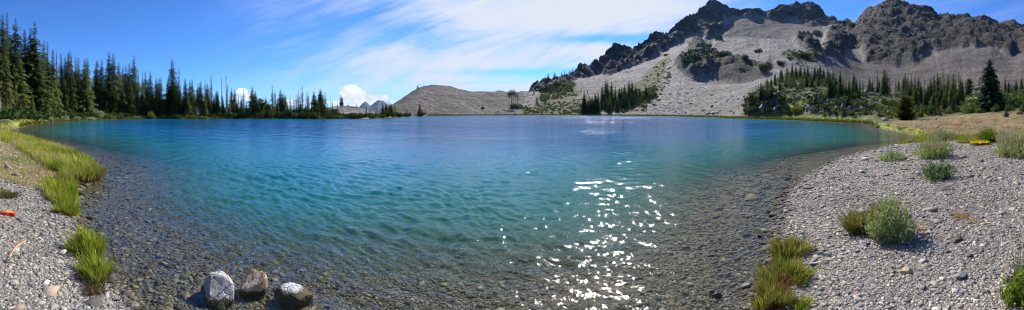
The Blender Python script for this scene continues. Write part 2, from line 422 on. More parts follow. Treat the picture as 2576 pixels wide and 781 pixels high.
# ------------------------------------------------------------------ ground material
def ground_mat():
    s = NT(name='ground_surface')
    P = s.pos()
    m1 = s.attr('m1'); m2 = s.attr('m2')
    sp1 = s.n('ShaderNodeSeparateColor'); s.l(m1.outputs['Color'], sp1.inputs[0])
    sp2 = s.n('ShaderNodeSeparateColor'); s.l(m2.outputs['Color'], sp2.inputs[0])
    rock, veg, bed, mead = sp1.outputs[0], sp1.outputs[1], sp1.outputs[2], m1.outputs['Alpha']
    lg, red, bright, wet = sp2.outputs[0], sp2.outputs[1], sp2.outputs[2], m2.outputs['Alpha']
    dist = s.vmath('LENGTH', P); 
    dist = s.t.nodes[-1].outputs[1]
    farf = s.maprange(dist, 60, 140)
    # ---- scree / talus, far
    big = s.noise(P, 0.012, 6, 0.6); mid = s.noise(P, 0.09, 6, 0.65); fin = s.noise(P, 0.6, 5, 0.7)
    pst = s.vmath('MULTIPLY', P, (1.0, 1.0, 0.25))
    scr = s.ramp(big, [(0.3, (0.150,0.140,0.132)), (0.5, (0.205,0.192,0.180)), (0.7, (0.27,0.252,0.235))])
    scr = s.mix(0.5, scr, s.ramp(mid, [(0.3, (0.15,0.14,0.13)), (0.5, (0.205,0.19,0.178)), (0.68, (0.32,0.30,0.28))]), 'MIX')
    scr = s.mix(1.0, scr, s.ramp(fin, [(0.35, 0.5), (0.5, 0.95), (0.65, 1.45)]), 'MULTIPLY')
    blot = s.noise(P, 0.035, 7, 0.72)
    scr = s.mix(1.0, scr, s.ramp(blot, [(0.34, (0.50,0.47,0.44)), (0.45, (0.90,0.88,0.85)), (0.53, (1.0,0.99,0.97)), (0.64, (1.3,1.27,1.22))]), 'MULTIPLY')
    blk = s.voro(P, 0.55, 'F1', 1)   # random colour per block
    bl2 = s.n('ShaderNodeSeparateColor'); s.l(blk, bl2.inputs[0])
    scr = s.mix(1.0, scr, s.ramp(bl2.outputs[0], [(0.0, 0.55), (0.15, 0.9), (0.8, 1.05), (1.0, 1.5)]), 'MULTIPLY')
    scr = s.mix(1.0, scr, (1.16, 1.14, 1.12), 'MULTIPLY')
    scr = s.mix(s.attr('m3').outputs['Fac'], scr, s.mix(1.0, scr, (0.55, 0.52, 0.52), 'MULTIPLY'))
    # thin weedy patches on the scree
    wd = s.math('MULTIPLY', s.maprange(s.noise(P, 0.022, 5, 0.65), 0.54, 0.66), s.maprange(fin, 0.42, 0.6))
    scr = s.mix(s.math('MULTIPLY', wd, 0.55), scr, (0.13, 0.115, 0.055))
    # ---- rock
    rk = s.ramp(s.noise(P, 0.035, 9, 0.75), [(0.3, (0.034,0.030,0.029)), (0.48, (0.070,0.062,0.058)), (0.6, (0.12,0.108,0.098)), (0.72, (0.20,0.185,0.165))])
    tilt = s.n('ShaderNodeMapping', vector_type='TEXTURE'); tilt.inputs['Rotation'].default_value = (0.25, 0.45, 0.2); tilt.inputs['Scale'].default_value = (45, 45, 5.5); s.l(P, tilt.inputs['Vector'])
    rk = s.mix(0.8, rk, s.ramp(s.noise(tilt.outputs[0], 1.0, 6, 0.7), [(0.3, 0.4), (0.5, 1.0), (0.68, 1.9)]), 'MULTIPLY')
    rk = s.mix(1.0, rk, s.ramp(s.noise(P, 0.22, 7, 0.75), [(0.36, (0.55,0.53,0.52)), (0.5, (1.0,0.98,0.95)), (0.64, (1.75,1.65,1.5))]), 'MULTIPLY')
    rkveg = s.math('MULTIPLY', s.maprange(s.noise(P, 0.045, 5, 0.7), 0.53, 0.62), 0.7)
    rk = s.mix(rkveg, rk, (0.085, 0.085, 0.036))
    # ---- vegetation
    vg = s.ramp(s.noise(P, 0.22, 6, 0.7), [(0.3, (0.032,0.045,0.014)), (0.46, (0.060,0.075,0.022)), (0.58, (0.105,0.115,0.032)), (0.72, (0.17,0.15,0.06))])
    vg = s.mix(s.maprange(s.noise(P, 0.13, 4, 0.6), 0.56, 0.66), vg, (0.16, 0.07, 0.03))
    stone = s.math('MULTIPLY', s.math('MULTIPLY', s.maprange(s.noise(P, 0.16, 5, 0.75), 0.56, 0.63), s.attr('m4').outputs['Fac']), farf)
    vg = s.mix(s.math('MULTIPLY', stone, 0.85), vg, scr)
    vgb = s.ramp(s.noise(P, 0.8, 4, 0.7), [(0.3, (0.09,0.12,0.018)), (0.5, (0.22,0.25,0.030)), (0.7, (0.33,0.33,0.05))])
    # ---- gravel, near
    c1 = s.n('ShaderNodeSeparateColor'); s.l(s.voro(P, 26, 'F1', 1), c1.inputs[0])
    c2 = s.n('ShaderNodeSeparateColor'); s.l(s.voro(P, 9, 'F1', 1), c2.inputs[0])
    gcol = [(0.0, (0.105,0.10,0.09)), (0.35, (0.185,0.175,0.16)), (0.6, (0.25,0.235,0.213)), (0.8, (0.31,0.275,0.23)), (0.93, (0.37,0.295,0.21)), (1.0, (0.5,0.46,0.40))]
    g1 = s.ramp(c1.outputs[0], gcol); g2 = s.ramp(c2.outputs[1], gcol)
    gr = s.mix(s.maprange(c2.outputs[0], 0.45, 0.55), g1, g2)
    gr = s.mix(1.0, gr, s.ramp(s.noise(P, 0.5, 5, 0.65), [(0.3, (0.72,0.72,0.73)), (0.5, (1.0,0.98,0.96)), (0.7, (1.22,1.17,1.1))]), 'MULTIPLY')
    gr = s.mix(s.math('MULTIPLY', wet, 0.55), gr, (0.05, 0.048, 0.043))
    # ---- meadow
    md = s.ramp(s.noise(P, 0.9, 6, 0.75), [(0.3, (0.11,0.11,0.04)), (0.44, (0.27,0.21,0.11)), (0.54, (0.42,0.33,0.22)), (0.68, (0.52,0.44,0.33))])
    rd = s.math('ADD', s.math('MULTIPLY', red, 0.75), s.math('MULTIPLY', s.maprange(s.noise(P, 0.28, 4, 0.65), 0.5, 0.62), 0.5), clamp=True)
    md = s.mix(s.math('MULTIPLY', rd, s.maprange(s.noise(P, 2.0, 3, 0.6), 0.35, 0.55)), md, (0.36, 0.15, 0.065))
    gcl = s.math('MULTIPLY', s.maprange(s.noise(P, 0.35, 4, 0.65), 0.50, 0.58), 0.75)
    md = s.mix(gcl, md, (0.13, 0.15, 0.035))
    # ---- dry lakeside grass
    dg = s.ramp(s.noise(P, 1.8, 5, 0.7), [(0.3, (0.20,0.16,0.07)), (0.5, (0.38,0.29,0.15)), (0.7, (0.50,0.40,0.23))])
    # ---- lake bed
    b1 = s.n('ShaderNodeSeparateColor'); s.l(s.voro(P, 11, 'F1', 1), b1.inputs[0])
    bd = s.ramp(b1.outputs[0], [(0.0, (0.04,0.036,0.023)), (0.5, (0.085,0.074,0.047)), (0.85, (0.12,0.105,0.066)), (1.0, (0.18,0.155,0.10))])
    bd = s.mix(0.6, bd, s.ramp(s.noise(P, 1.3, 5, 0.7), [(0.3, (0.04,0.037,0.025)), (0.7, (0.11,0.097,0.062))]))
    col = s.mix(farf, gr, scr)
    vfac = s.math('MULTIPLY', veg, s.maprange(s.noise(P, 0.3, 4, 0.7), 0.28, 0.42), clamp=True)
    col = s.mix(veg, col, vg)
    col = s.mix(rock, col, rk)
    col = s.mix(mead, col, md)
    col = s.mix(lg, col, dg)
    col = s.mix(s.math('MULTIPLY', bright, s.math('MAXIMUM', veg, mead)), col, vgb)
    col = s.mix(bed, col, bd)
    # bump
    vb = s.voro(P, 26, 'F1', 0); vb2 = s.voro(P, 9, 'F1', 0)
    nearh = s.math('ADD', s.math('MULTIPLY', vb, -0.018), s.math('MULTIPLY', vb2, -0.035))
    nb = s.bump(nearh, 0.9, 1.0)
    farh = s.math('ADD', s.math('MULTIPLY', s.noise(P, 0.25, 8, 0.72), 5.0), s.math('MULTIPLY', s.voro(P, 0.5, 'F1', 0), -0.6))
    rh = s.math('ADD', s.math('MULTIPLY', s.noise(tilt.outputs[0], 1.6, 8, 0.75), 9.0), s.math('MULTIPLY', s.noise(P, 0.09, 9, 0.75), 12.0))
    farh = s.math('ADD', farh, s.math('MULTIPLY', rh, rock))
    fb = s.bump(farh, 0.9, 1.0)
    nm = s.n('ShaderNodeMix', data_type='VECTOR'); s.l(farf, nm.inputs[0]); s.l(nb, nm.inputs[4]); s.l(fb, nm.inputs[5])
    return s.out(s.bsdf(col, 0.85, nm.outputs[1], 0.2))
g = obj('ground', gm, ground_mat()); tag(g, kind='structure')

# ------------------------------------------------------------------ far blue mountains seen through the gap
def far_range():
    prof = [(1060,350),(1090,345),(1125,341),(1132,335),(1140,325),(1147,319),(1153,321),(1160,329),(1166,333),(1172,327),(1180,321),(1190,314),(1198,317),(1206,317),(1214,325),(1222,332),(1240,336),(1270,341),(1330,349)]
    p = np.linspace(1060, 1330, 240)
    yt = np.interp(p, [a for a,_ in prof], [b for _,b in prof]) + 0.8*perlin(p/7, p*0, p*0+1)
    D = 6200.0
    rows = 26; V = []
    for j in range(rows + 14):
        if j <= rows: q = j/rows; d = D - 1300*(1-q); zt = z_of(D, yt)
        else: q = 1 - (j-rows)/14; d = D + 900*(1-q); zt = z_of(D, yt)
        z = -60 + (zt+60) * q**1.15
        dd = d + 0*p; a = az_of(p)
        x = np.sin(a)*dd; y = np.cos(a)*dd
        z = z + fbm(x/180, y/180, z/180, 4, True) * 45 * min(q, 1) * (1-q)*1.6
        V.append(np.stack([x, y, z], -1))
    V = np.array(V); n, m = V.shape[:2]; I = np.arange(n*m).reshape(n, m)
    Q = np.stack([I[:-1,:-1], I[:-1,1:], I[1:,1:], I[1:,:-1]], -1).reshape(-1, 4)
    s = NT(name='far_mountain_haze_tint'); P = s.pos()
    c = s.ramp(s.noise(P, 0.004, 6, 0.65), [(0.35, (0.014,0.026,0.040)), (0.55, (0.026,0.042,0.058)), (0.7, (0.05,0.068,0.085))])  # blue of distant haze is put into the base colour
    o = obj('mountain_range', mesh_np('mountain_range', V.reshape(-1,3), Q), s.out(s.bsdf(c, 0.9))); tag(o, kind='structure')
far_range()

# ------------------------------------------------------------------ water
def build_water():
    az = np.linspace(R(-97), R(97), 1500)
    px = CX + az*F
    rmax = np.interp(px, [p for p,_ in R0], [r for _,r in R0]) + 3.5
    n = 520; t = np.linspace(0, 1, n)[None, :]
    # rows evenly spread over the picture: r = H*F/row
    r1 = 1.6
    inv = (1/r1) * (1-t) + (1/rmax[:, None]) * t
    geo = r1 * (rmax[:, None]/r1) ** t
    r = 0.62 * (1/inv) + 0.38 * geo
    x = np.sin(az)[:, None]*r; y = np.cos(az)[:, None]*r
    s = sdist(x, y)
    # choppy ripples : a sum of short crested waves travelling towards the lower right
    rng = np.random.default_rng(11)
    z = np.zeros_like(x)
    wx = x + 0.35*perlin(x*0.5, y*0.5, x*0); wy = y + 0.35*perlin(x*0.5+9, y*0.5, x*0)
    for k in range(46):
        lam = 0.13 * (6.0 ** rng.random())
        th = R(60) + rng.normal() * R(30)
        kx, ky = math.cos(th)*2*math.pi/lam, math.sin(th)*2*math.pi/lam
        amp = 0.0055 * lam**0.75
        res = np.clip(1.4 - (r*r/650.0) / lam * 1.2, 0.0, 1) # unresolved waves are left to the bump
        z += amp * res * np.sin(kx*wx + ky*wy + rng.random()*6.28)
    grp = 0.55 + 0.75*smooth01(0.5 + 0.9*fbm(x*0.35, y*0.35, x*0+4, 3))
    z = z * grp * np.clip(0.25 + np.maximum(s, 0)/2.5, 0.1, 1)
    dep = np.clip(np.maximum(s, 0), 0, 60)
    V = np.stack([x, y, z], -1).reshape(-1, 3)
    I = np.arange(1500*n).reshape(1500, n)
    Q = np.stack([I[:-1,:-1], I[:-1,1:], I[1:,1:], I[1:,:-1]], -1).reshape(-1, 4)[:, ::-1]
    keep = (s.ravel()[Q].max(axis=1) > -0.25)
    Q = Q[keep]
    me = mesh_np('lake_water', V, Q, smooth=True)
    wob = dep * (1 + 0.25*fbm(x*0.12, y*0.12, x*0+7, 3))
    add_col(me, 'depth', np.stack([wob.ravel(), wob.ravel(), wob.ravel(), np.ones(wob.size)], -1))
    s_ = NT(name='lake_water'); P = s_.pos(); d = s_.attr('depth').outputs['Fac']
    dist = s_.vmath('LENGTH', P); dist = s_.t.nodes[-1].outputs[1]
    op = s_.math('SUBTRACT', 1.0, s_.math('POWER', 2.718, s_.math('MULTIPLY', s_.math('MAXIMUM', s_.math('SUBTRACT', d, 1.3), 0.0), -0.36)))
    body = s_.ramp(s_.math('DIVIDE', d, 50.0), [(0.0, (0.05,0.09,0.06)), (0.07, (0.012,0.14,0.11)), (0.15, (0.0,0.145,0.20)), (0.28, (0.0,0.125,0.29)), (0.6, (0.0,0.10,0.30)), (1.0, (0.0,0.085,0.26))])
    # ripples below the mesh's resolution
    st = s_.n('ShaderNodeMapping', vector_type='TEXTURE'); st.inputs['Rotation'].default_value = (0, 0, R(60)); st.inputs['Scale'].default_value = (1.0, 1.8, 1.0); s_.l(P, st.inputs['Vector'])
    f0 = s_.noise(st.outputs[0], 19.0, 3, 0.6); fm_ = s_.noise(st.outputs[0], 55.0, 2, 0.6); f1 = s_.noise(st.outputs[0], 7.0, 3, 0.6); f2 = s_.noise(st.outputs[0], 2.2, 3, 0.6); f3 = s_.noise(st.outputs[0], 0.8, 3, 0.6)
    farw = s_.maprange(dist, 8, 45)
    vfar = s_.maprange(dist, 35, 120)
    h = s_.math('ADD', s_.math('ADD', s_.math('MULTIPLY', f1, 0.018), s_.math('ADD', s_.math('MULTIPLY', f0, 0.007), s_.math('MULTIPLY', fm_, 0.0018))), s_.math('MULTIPLY', s_.math('MULTIPLY', f2, 0.09), farw))
    h = s_.math('ADD', h, s_.math('MULTIPLY', s_.math('MULTIPLY', f3, 0.24), farw))
    f4 = s_.noise(st.outputs[0], 0.28, 4, 0.6)
    h = s_.math('ADD', h, s_.math('MULTIPLY', s_.math('MULTIPLY', f4, 0.55), vfar))
    gust = s_.maprange(s_.noise(s_.vmath('MULTIPLY', P, (0.6, 1.0, 1.0)), 0.045, 4, 0.6), 0.38, 0.62, 0.65, 1.4)
    h = s_.math('MULTIPLY', h, gust)
    b = s_.bump(h, 1.0, 1.0)
    tr = s_.n('ShaderNodeBsdfTransparent'); tr.inputs[0].default_value = (0.95, 0.97, 0.91, 1)
    df = s_.n('ShaderNodeBsdfDiffuse'); s_.l(body, df.inputs[0])
    mx = s_.n('ShaderNodeMixShader'); s_.l(op, mx.inputs[0]); s_.l(tr.outputs[0], mx.inputs[1]); s_.l(df.outputs[0], mx.inputs[2])
    gl = s_.n('ShaderNodeBsdfGlossy'); gl.inputs['Roughness'].default_value = 0.05; s_.l(b, gl.inputs['Normal'])
    s_.l(s_.maprange(dist, 5, 90, 0.033, 0.10, False), gl.inputs['Roughness'])
    fr = s_.n('ShaderNodeFresnel'); s_.l(s_.maprange(s_.n('ShaderNodeNewGeometry').outputs['Backfacing'], 0.0, 1.0, 1.33, 1/1.33, False), fr.inputs[0]); s_.l(b, fr.inputs['Normal'])
    fm = s_.n('ShaderNodeMixShader'); s_.l(fr.outputs[0], fm.inputs[0]); s_.l(mx.outputs[0], fm.inputs[1]); s_.l(gl.outputs[0], fm.inputs[2])
    o = obj('water', me, s_.out(fm.outputs[0])); tag(o, kind='structure')
build_water()

# ------------------------------------------------------------------ foliage and bark materials
def leaf_mat(name, c1, c2, trans=0.25, vary=0.35, scale=1.2):
    s = NT(name=name); P = s.pos()
    oi = s.n('ShaderNodeObjectInfo')
    n = s.noise(P, scale, 3, 0.6)
    c = s.mix(s.maprange(n, 0.35, 0.65), c1, c2)
    hs = s.n('ShaderNodeHueSaturation'); s.l(c, hs.inputs['Color'])
    s.l(s.math('ADD', 0.47, s.math('MULTIPLY', oi.outputs['Random'], 0.045)), hs.inputs['Hue'])
    rn = s.math('FRACT', s.math('MULTIPLY', oi.outputs['Random'], 17.3))
    s.l(s.math('ADD', 1.05 - vary*0.5, s.math('MULTIPLY', rn, vary)), hs.inputs['Value'])
    d = s.n('ShaderNodeBsdfDiffuse'); s.l(hs.outputs[0], d.inputs[0])
    t = s.n('ShaderNodeBsdfTranslucent'); s.l(hs.outputs[0], t.inputs[0])
    m = s.n('ShaderNodeMixShader'); m.inputs[0].default_value = trans; s.l(d.outputs[0], m.inputs[1]); s.l(t.outputs[0], m.inputs[2])
    return s.out(m.outputs[0])
def plain_mat(name, c1, c2, scale=3.0, rough=0.85, bump=0.0, stretch=(1,1,1)):
    s = NT(name=name); tc = s.n('ShaderNodeTexCoord')
    P = s.vmath('MULTIPLY', tc.outputs['Object'], stretch)
    n = s.noise(P, scale, 6, 0.65)
    c = s.mix(s.maprange(n, 0.35, 0.65), c1, c2)
    nm = s.bump(n, bump, 0.05) if bump else None
    return s.out(s.bsdf(c, rough, nm, 0.2))
def vcol_mat(name, trans=0.0, mult=1.0, rough=0.85, spec=0.2):
    s = NT(name=name); a = s.attr('col').outputs['Color']
    if trans:
        d = s.n('ShaderNodeBsdfDiffuse'); s.l(a, d.inputs[0]); t = s.n('ShaderNodeBsdfTranslucent'); s.l(a, t.inputs[0])
        m = s.n('ShaderNodeMixShader'); m.inputs[0].default_value = trans; s.l(d.outputs[0], m.inputs[1]); s.l(t.outputs[0], m.inputs[2])
        return s.out(m.outputs[0])
    P = s.pos(); c = s.mix(1.0, a, s.ramp(s.noise(P, 40, 4, 0.7), [(0.3, 0.75), (0.7, 1.25)]), 'MULTIPLY')
    return s.out(s.bsdf(c, rough, None, spec))
M_FIR = leaf_mat('fir_needles', (0.050,0.080,0.026), (0.145,0.175,0.052), 0.38, 0.8, 0.8)
M_FIRG = leaf_mat('yellow_green_needles', (0.055,0.078,0.016), (0.11,0.135,0.028), 0.25, 0.3, 1.5)
M_FIRB = leaf_mat('blue_green_needles', (0.028,0.050,0.028), (0.060,0.090,0.048), 0.2, 0.3, 1.5)
M_BARK = plain_mat('conifer_bark', (0.09,0.075,0.065), (0.20,0.18,0.16), 4, 0.9)
M_DEAD = plain_mat('weathered_wood', (0.17,0.15,0.14), (0.34,0.32,0.30), 5, 0.9)
M_DEADT = plain_mat('dead_twigs', (0.12,0.095,0.085), (0.20,0.17,0.155), 5, 0.9)
M_BUSHD = leaf_mat('dark_shrub_leaves', (0.034,0.062,0.018), (0.085,0.13,0.038), 0.2, 0.3)
M_BUSHL = leaf_mat('light_shrub_leaves', (0.09,0.14,0.022), (0.18,0.24,0.04), 0.3, 0.25)
M_BUSHP = leaf_mat('pale_willow_leaves', (0.22,0.26,0.13), (0.42,0.46,0.29), 0.25, 0.2, 3)
M_BUSHO = leaf_mat('olive_shrub_leaves', (0.07,0.095,0.024), (0.15,0.18,0.045), 0.25, 0.3)

# ------------------------------------------------------------------ conifers
class Tri:
    def __init__(s): s.v = []; s.f = []
    def tri(s, a, b, c):
        i = len(s.v); s.v += [a, b, c]; s.f.append((i, i+1, i+2))
    def mesh(s, name): return mesh_np(name, np.array([tuple(p) for p in s.v]), np.array(s.f))
def tube_mesh(name, paths, sides=6):
    V = []; Fq = []
    for P in paths:      # P: list of (x,y,z,r)
        base = len(V); n = len(P)
        for i, (x, y, z, r) in enumerate(P):
            a = Vector(P[max(0, i-1)][:3]); b = Vector(P[min(n-1, i+1)][:3]); d = (b-a).normalized()
            u = d.orthogonal().normalized(); w = d.cross(u)
            for k in range(sides):
                th = 2*math.pi*k/sides; p = Vector((x, y, z)) + (u*math.cos(th) + w*math.sin(th))*r
                V.append(tuple(p))
        for i in range(n-1):
            for k in range(sides):
                k2 = (k+1) % sides
                Fq.append((base+i*sides+k, base+i*sides+k2, base+(i+1)*sides+k2, base+(i+1)*sides+k))
        V.append(P[-1][:3]); c = len(V)-1
        for k in range(sides): Fq.append((base+(n-1)*sides+k, base+(n-1)*sides+(k+1) % sides, c, c))
    Vn = np.array(V); Fa = np.array(Fq); tri = Fa[:, 2] == Fa[:, 3]
    return mesh_np(name, Vn, [Fa[~tri], Fa[tri][:, :3]], smooth=True)
def crown_mesh(seed, width, levels=44, nb=6.5, base=0.06, droop=0.45, power=0.85, gap=0.08, shape='cone', seg=4, lean=0.0):
    rnd = random.Random(seed); T = Tri()
    side_gap = [rnd.random()*6.28 for _ in range(3)]
    for i in range(levels):
        t = i/(levels-1); z = base + (0.985-base)*t
        if shape == 'cone': rad = width*0.5*(1-t)**power * (1 - 0.35*math.exp(-t*22))
        elif shape == 'column': rad = width*0.5*min(1.0, (1-t)*2.2)**0.9 * (0.75+0.25*math.sin(t*17+seed))
        elif shape == 'round': rad = width*0.5*math.sqrt(max(0.02, 1-(2*t-0.85)**2/1.45)) * (0.75+0.35*rnd.random())
        elif shape == 'top': rad = width*0.5*math.sqrt(max(0.03, 1-abs(2*t-1)**2))*(0.6+0.6*rnd.random())
        rad = max(rad, 0.02) * (0.72 + 0.5*rnd.random())
        k = max(3, int(nb*(0.75+0.5*rnd.random()) * (0.8 + 0.2*(1-t))))
        ph = rnd.random()*6.28
        for b in range(k):
            if rnd.random() < gap: continue
            a = ph + 6.283*b/k + rnd.uniform(-.3, .3)
            Ln = rad*rnd.uniform(0.65, 1.18)
            ca, sa = math.cos(a), math.sin(a)
            dz = -droop*Ln*rnd.uniform(0.6, 1.4) if t < 0.85 else 0.3*Ln
            if shape in ('round', 'top'): dz = Ln*rnd.uniform(-0.2, 0.7)
            zz = z + rnd.uniform(-0.01, 0.01)
            for j in range(seg):
                s0 = (j+0.15)/seg; s1 = (j+1.15)/seg
                w = Ln*0.36*(1.15-s0*0.75)
                p0 = Vector((ca*Ln*s0, sa*Ln*s0, zz + dz*s0*s0 + Ln*0.12*s0))
                for sd in (-1, 1):
                    tip = Vector((ca*Ln*s1 - sa*w*sd, sa*Ln*s1 + ca*w*sd, zz + dz*s1*s1 + Ln*0.10*s1 - w*rnd.uniform(0.15, 0.75)))
                    mid = Vector((ca*Ln*(s1+0.12) - sa*w*0.1*sd, sa*Ln*(s1+0.12) + ca*w*0.1*sd, zz + dz*s1*s1 + Ln*0.1*s1 + rnd.uniform(-.1,.1)*w))
                    T.tri(p0, tip, mid)
    return T.mesh('crown')
def trunk_mesh(seed, r=0.014, top=0.98, bend=0.006):
    rnd = random.Random(seed)
    P = []; x = y = 0
    for i in range(9):
        t = i/8; x += rnd.uniform(-bend, bend); y += rnd.uniform(-bend, bend)
        P.append((x*t, y*t, -0.03 + (top+0.03)*t, r*(1-t)**0.9 + 0.0015 + (0.006 if i == 0 else 0)))
    return tube_mesh('trunk', [P], 7)
PROTO = {}
def proto(kind, crown, trunk, mat, bark=M_BARK):
    crown.materials.append(mat); trunk.materials.append(bark); PROTO.setdefault(kind, []).append((crown, trunk))
for sd in range(5): proto('spire', crown_mesh(sd, 0.25+0.03*(sd%3), 56, 8, 0.04, 0.5, 0.56, 0.08), trunk_mesh(sd), M_FIR)
for sd in range(4): proto('thin', crown_mesh(20+sd, 0.16, 48, 6.5, 0.08, 0.5, 0.5, 0.22, 'cone', 3), trunk_mesh(sd+20, 0.011, bend=.01), M_FIR)
for sd in range(3): proto('full', crown_mesh(40+sd, 0.38, 46, 9, 0.02, 0.35, 0.72, 0.05, 'cone', 5), trunk_mesh(sd+40, 0.016), M_FIR)
for sd in range(2): proto('column', crown_mesh(60+sd, 0.22, 48, 8, 0.03, 0.5, 0.7, 0.10, 'column'), trunk_mesh(sd+60), M_FIR)
for sd in range(2): proto('pine', crown_mesh(80+sd, 0.52, 30, 9, 0.10, 0.2, 0.8, 0.12, 'round', 4), trunk_mesh(sd+80, 0.02), M_FIR)
proto('yellow', crown_mesh(90, 0.66, 30, 12, 0.02, 0.2, 0.8, 0.05, 'round', 5), trunk_mesh(90, 0.025), M_FIRG)
proto('young', crown_mesh(95, 0.56, 26, 8, 0.02, 0.15, 0.9, 0.03, 'cone', 5), trunk_mesh(95, 0.02), M_FIRB)
proto('bigfir', crown_mesh(97, 0.54, 50, 12, 0.03, 0.35, 0.62, 0.06, 'cone', 6), trunk_mesh(97, 0.016), M_FIRB)
proto('tuft', crown_mesh(99, 0.20, 16, 8, 0.52, 0.2, 0.8, 0.1, 'top', 4), trunk_mesh(99, 0.012, bend=.003), M_FIR)
proto('tuft', crown_mesh(98, 0.16, 12, 8, 0.60, 0.2, 0.8, 0.1, 'top', 4), trunk_mesh(98, 0.012, bend=.003), M_FIR)
TREES = []
def tree(px, ytop, D, kind='spire', region='', ybase=None, wide=1.0, note=None):
    if ybase is not None and D is None: D = dist_at_row(px, ybase, D0[int(np.argmin(abs(PXC[:1500]-px)))])
    z0 = ground(px, D) - 0.15
    h = z_of(D, ytop) - z0
    if h < 0.8: h = 0.8
    TREES.append(dict(px=px, D=D, z=z0, h=h, kind=kind, region=region, wide=wide, note=note))
def r0(px): return float(np.interp(px, [p for p,_ in R0], [r for _,r in R0]))
rt = random.Random(5)
# --- forest on the left shore : skyline trees
for px, y in [(8,43),(23,38),(49,56),(77,95),(95,87),(109,69),(138,125),(149,128),(166,154),(192,167),(205,174),(218,159),(237,169),(246,179),(266,184),(274,182),(305,190),(320,182),(343,164),(356,169),(374,197),(387,207),
              (397,205),(407,197),(421,173),(435,220),(448,225),(457,224),(472,224)]:
    D = r0(px) + rt.uniform(8, 26) if px > 60 else rt.uniform(70, 95)
    if px < 200: D = max(D, 72)
    tree(px, y, D, rt.choice(['spire','spire','spire','full','column']) if px not in (343, 421) else 'spire', 'tall forest on the west bank')
for px, y, D in [(-25,60,70),(15,138,56),(60,150,66),(35,120,74),(112,150,74),(85,170,80),(135,215,73),(160,235,76),(125,270,70),(178,205,80),(200,230,84),(185,290,84),(215,240,90),(290,255,104),(300,215,100),(328,238,98),(255,235,112),(235,225,108),
                 (226,205,110),(350,240,97),(365,262,97),(300,300,97),(335,305,96),(385,258,98),(410,250,98),(430,262,99),(445,280,99),(465,262,99),(150,290,69),(100,290,62),(60,300,56),(48,255,60),(20,280,52),(410,300,97),(375,305,97),(320,290,99),(270,235,116)]:
    tree(px, y, D, rt.choice(['spire','column','full','spire']), 'tall forest on the west bank')
# --- wooded shore, from the tall pair to the end of the point
for px, y, k in [(491,245,'spire'),(501,241,'spire'),(507,239,'thin'),(529,241,'spire'),(542,184,'spire'),(554,249,'spire'),(562,213,'thin'),(582,245,'spire'),(598,249,'spire'),(605,249,'spire'),(622,264,'spire'),(630,254,'spire'),(645,255,'thin'),
                 (652,262,'spire'),(664,236,'thin'),(680,282,'spire'),(685,284,'spire'),(728,276,'spire'),(738,282,'spire'),(750,295,'thin'),(766,274,'thin'),(759,303,'spire'),(793,269,'full'),(803,284,'full'),(819,310,'pine'),(836,303,'full'),
                 (857,262,'thin'),(865,282,'thin'),(882,280,'spire'),(890,291,'spire'),(897,293,'spire'),(912,299,'thin'),(924,307,'thin'),(932,291,'thin'),(939,280,'thin'),(950,266,'thin'),(966,284,'thin'),(970,291,'thin'),(987,284,'full'),
                 (993,300,'spire'),(1006,279,'spire'),(1009,281,'spire'),(1016,293,'thin'),(1022,286,'thin'),(1045,312,'thin')]:
    tree(px, y, r0(px) + rt.uniform(3, 12), k, 'wooded point across the lake', wide=1.25 if px > 800 else 1.1)
for px, y in [(480,275),(497,290),(515,280),(533,270),(548,262),(566,270),(590,285),(612,290),(575,300),(636,295),(655,300),(672,300),(700,300),(745,320),(775,318),(812,322),(845,318),(872,312),(905,322),(945,318),(960,322),(980,325),(1000,318),
              (1030,330),(1060,342),(1069,339),(735,318),(925,330),(520,310),(560,305)]:
    tree(px, y, r0(px) + rt.uniform(2, 8), rt.choice(['spire','full','spire','column']), 'wooded point across the lake')
for px, y, yb, k in [(1070,295,327,'thin'),(1075,298,327,'spire'),(1061,321,329,'full'),(1094,318,329,'pine'),(1121,322,338,'thin')]:
    tree(px, y, 141, k, 'low grey hill behind the point', wide=1.3)
for px, y in [(1152,326),(1163,333),(1182,338),(1186,337),(1196,335),(1204,324),(1209,332),(1214,318),(1220,315),(1226,319),(1231,324),(1236,332),(1242,324),(1222,334)]:
    tree(px, y, r0(px) + rt.uniform(5, 16), rt.choice(['spire','thin']), 'gap below the blue mountains', wide=1.35)
for px, y in [(1276,338),(1281,338),(1320,319),(1325,338),(1330,335),(1337,335),(1314,345)]:
    tree(px, y, r0(px) + 4, 'spire', 'foot of the bare grey hill', wide=1.35)
tree(1518, 322, None, 'full', 'bare grey hillside', ybase=341, wide=1.4)
tree(1563, 350, 192, 'full', 'bare grey hillside', wide=1.3)
for i, (px, y) in enumerate([(1601,283),(1608,280),(1614,279),(1620,284),(1627,287)]):
    tree(px, y, 224 + rt.uniform(-3, 3), 'tuft', 'clump of bare trunks on the hillside', wide=1.5)
for px, y, D in [(1315,262,268),(1312,266,266)]: tree(px, y, D, 'spire', 'crest of the bare grey hill', wide=1.5)
for px, y in [(1644,284),(1661,284),(1678,278),(1652,300),(1670,300)]: tree(px, y, 285, 'spire', 'saddle beside the ridge', wide=1.4)
# --- ridge foot stand
for i in range(34):
    px = rt.uniform(1688, 1800); yb = np.interp(px, [1688,1740,1800],[326,322,300]) - rt.uniform(0, 1)**1.0 * np.interp(px, [1688,1740,1800],[22,42,34])
    tree(px, yb - rt.uniform(13, 22), None, rt.choice(['spire','thin','spire']), 'hillside stand below the ridge', ybase=yb, wide=1.35)
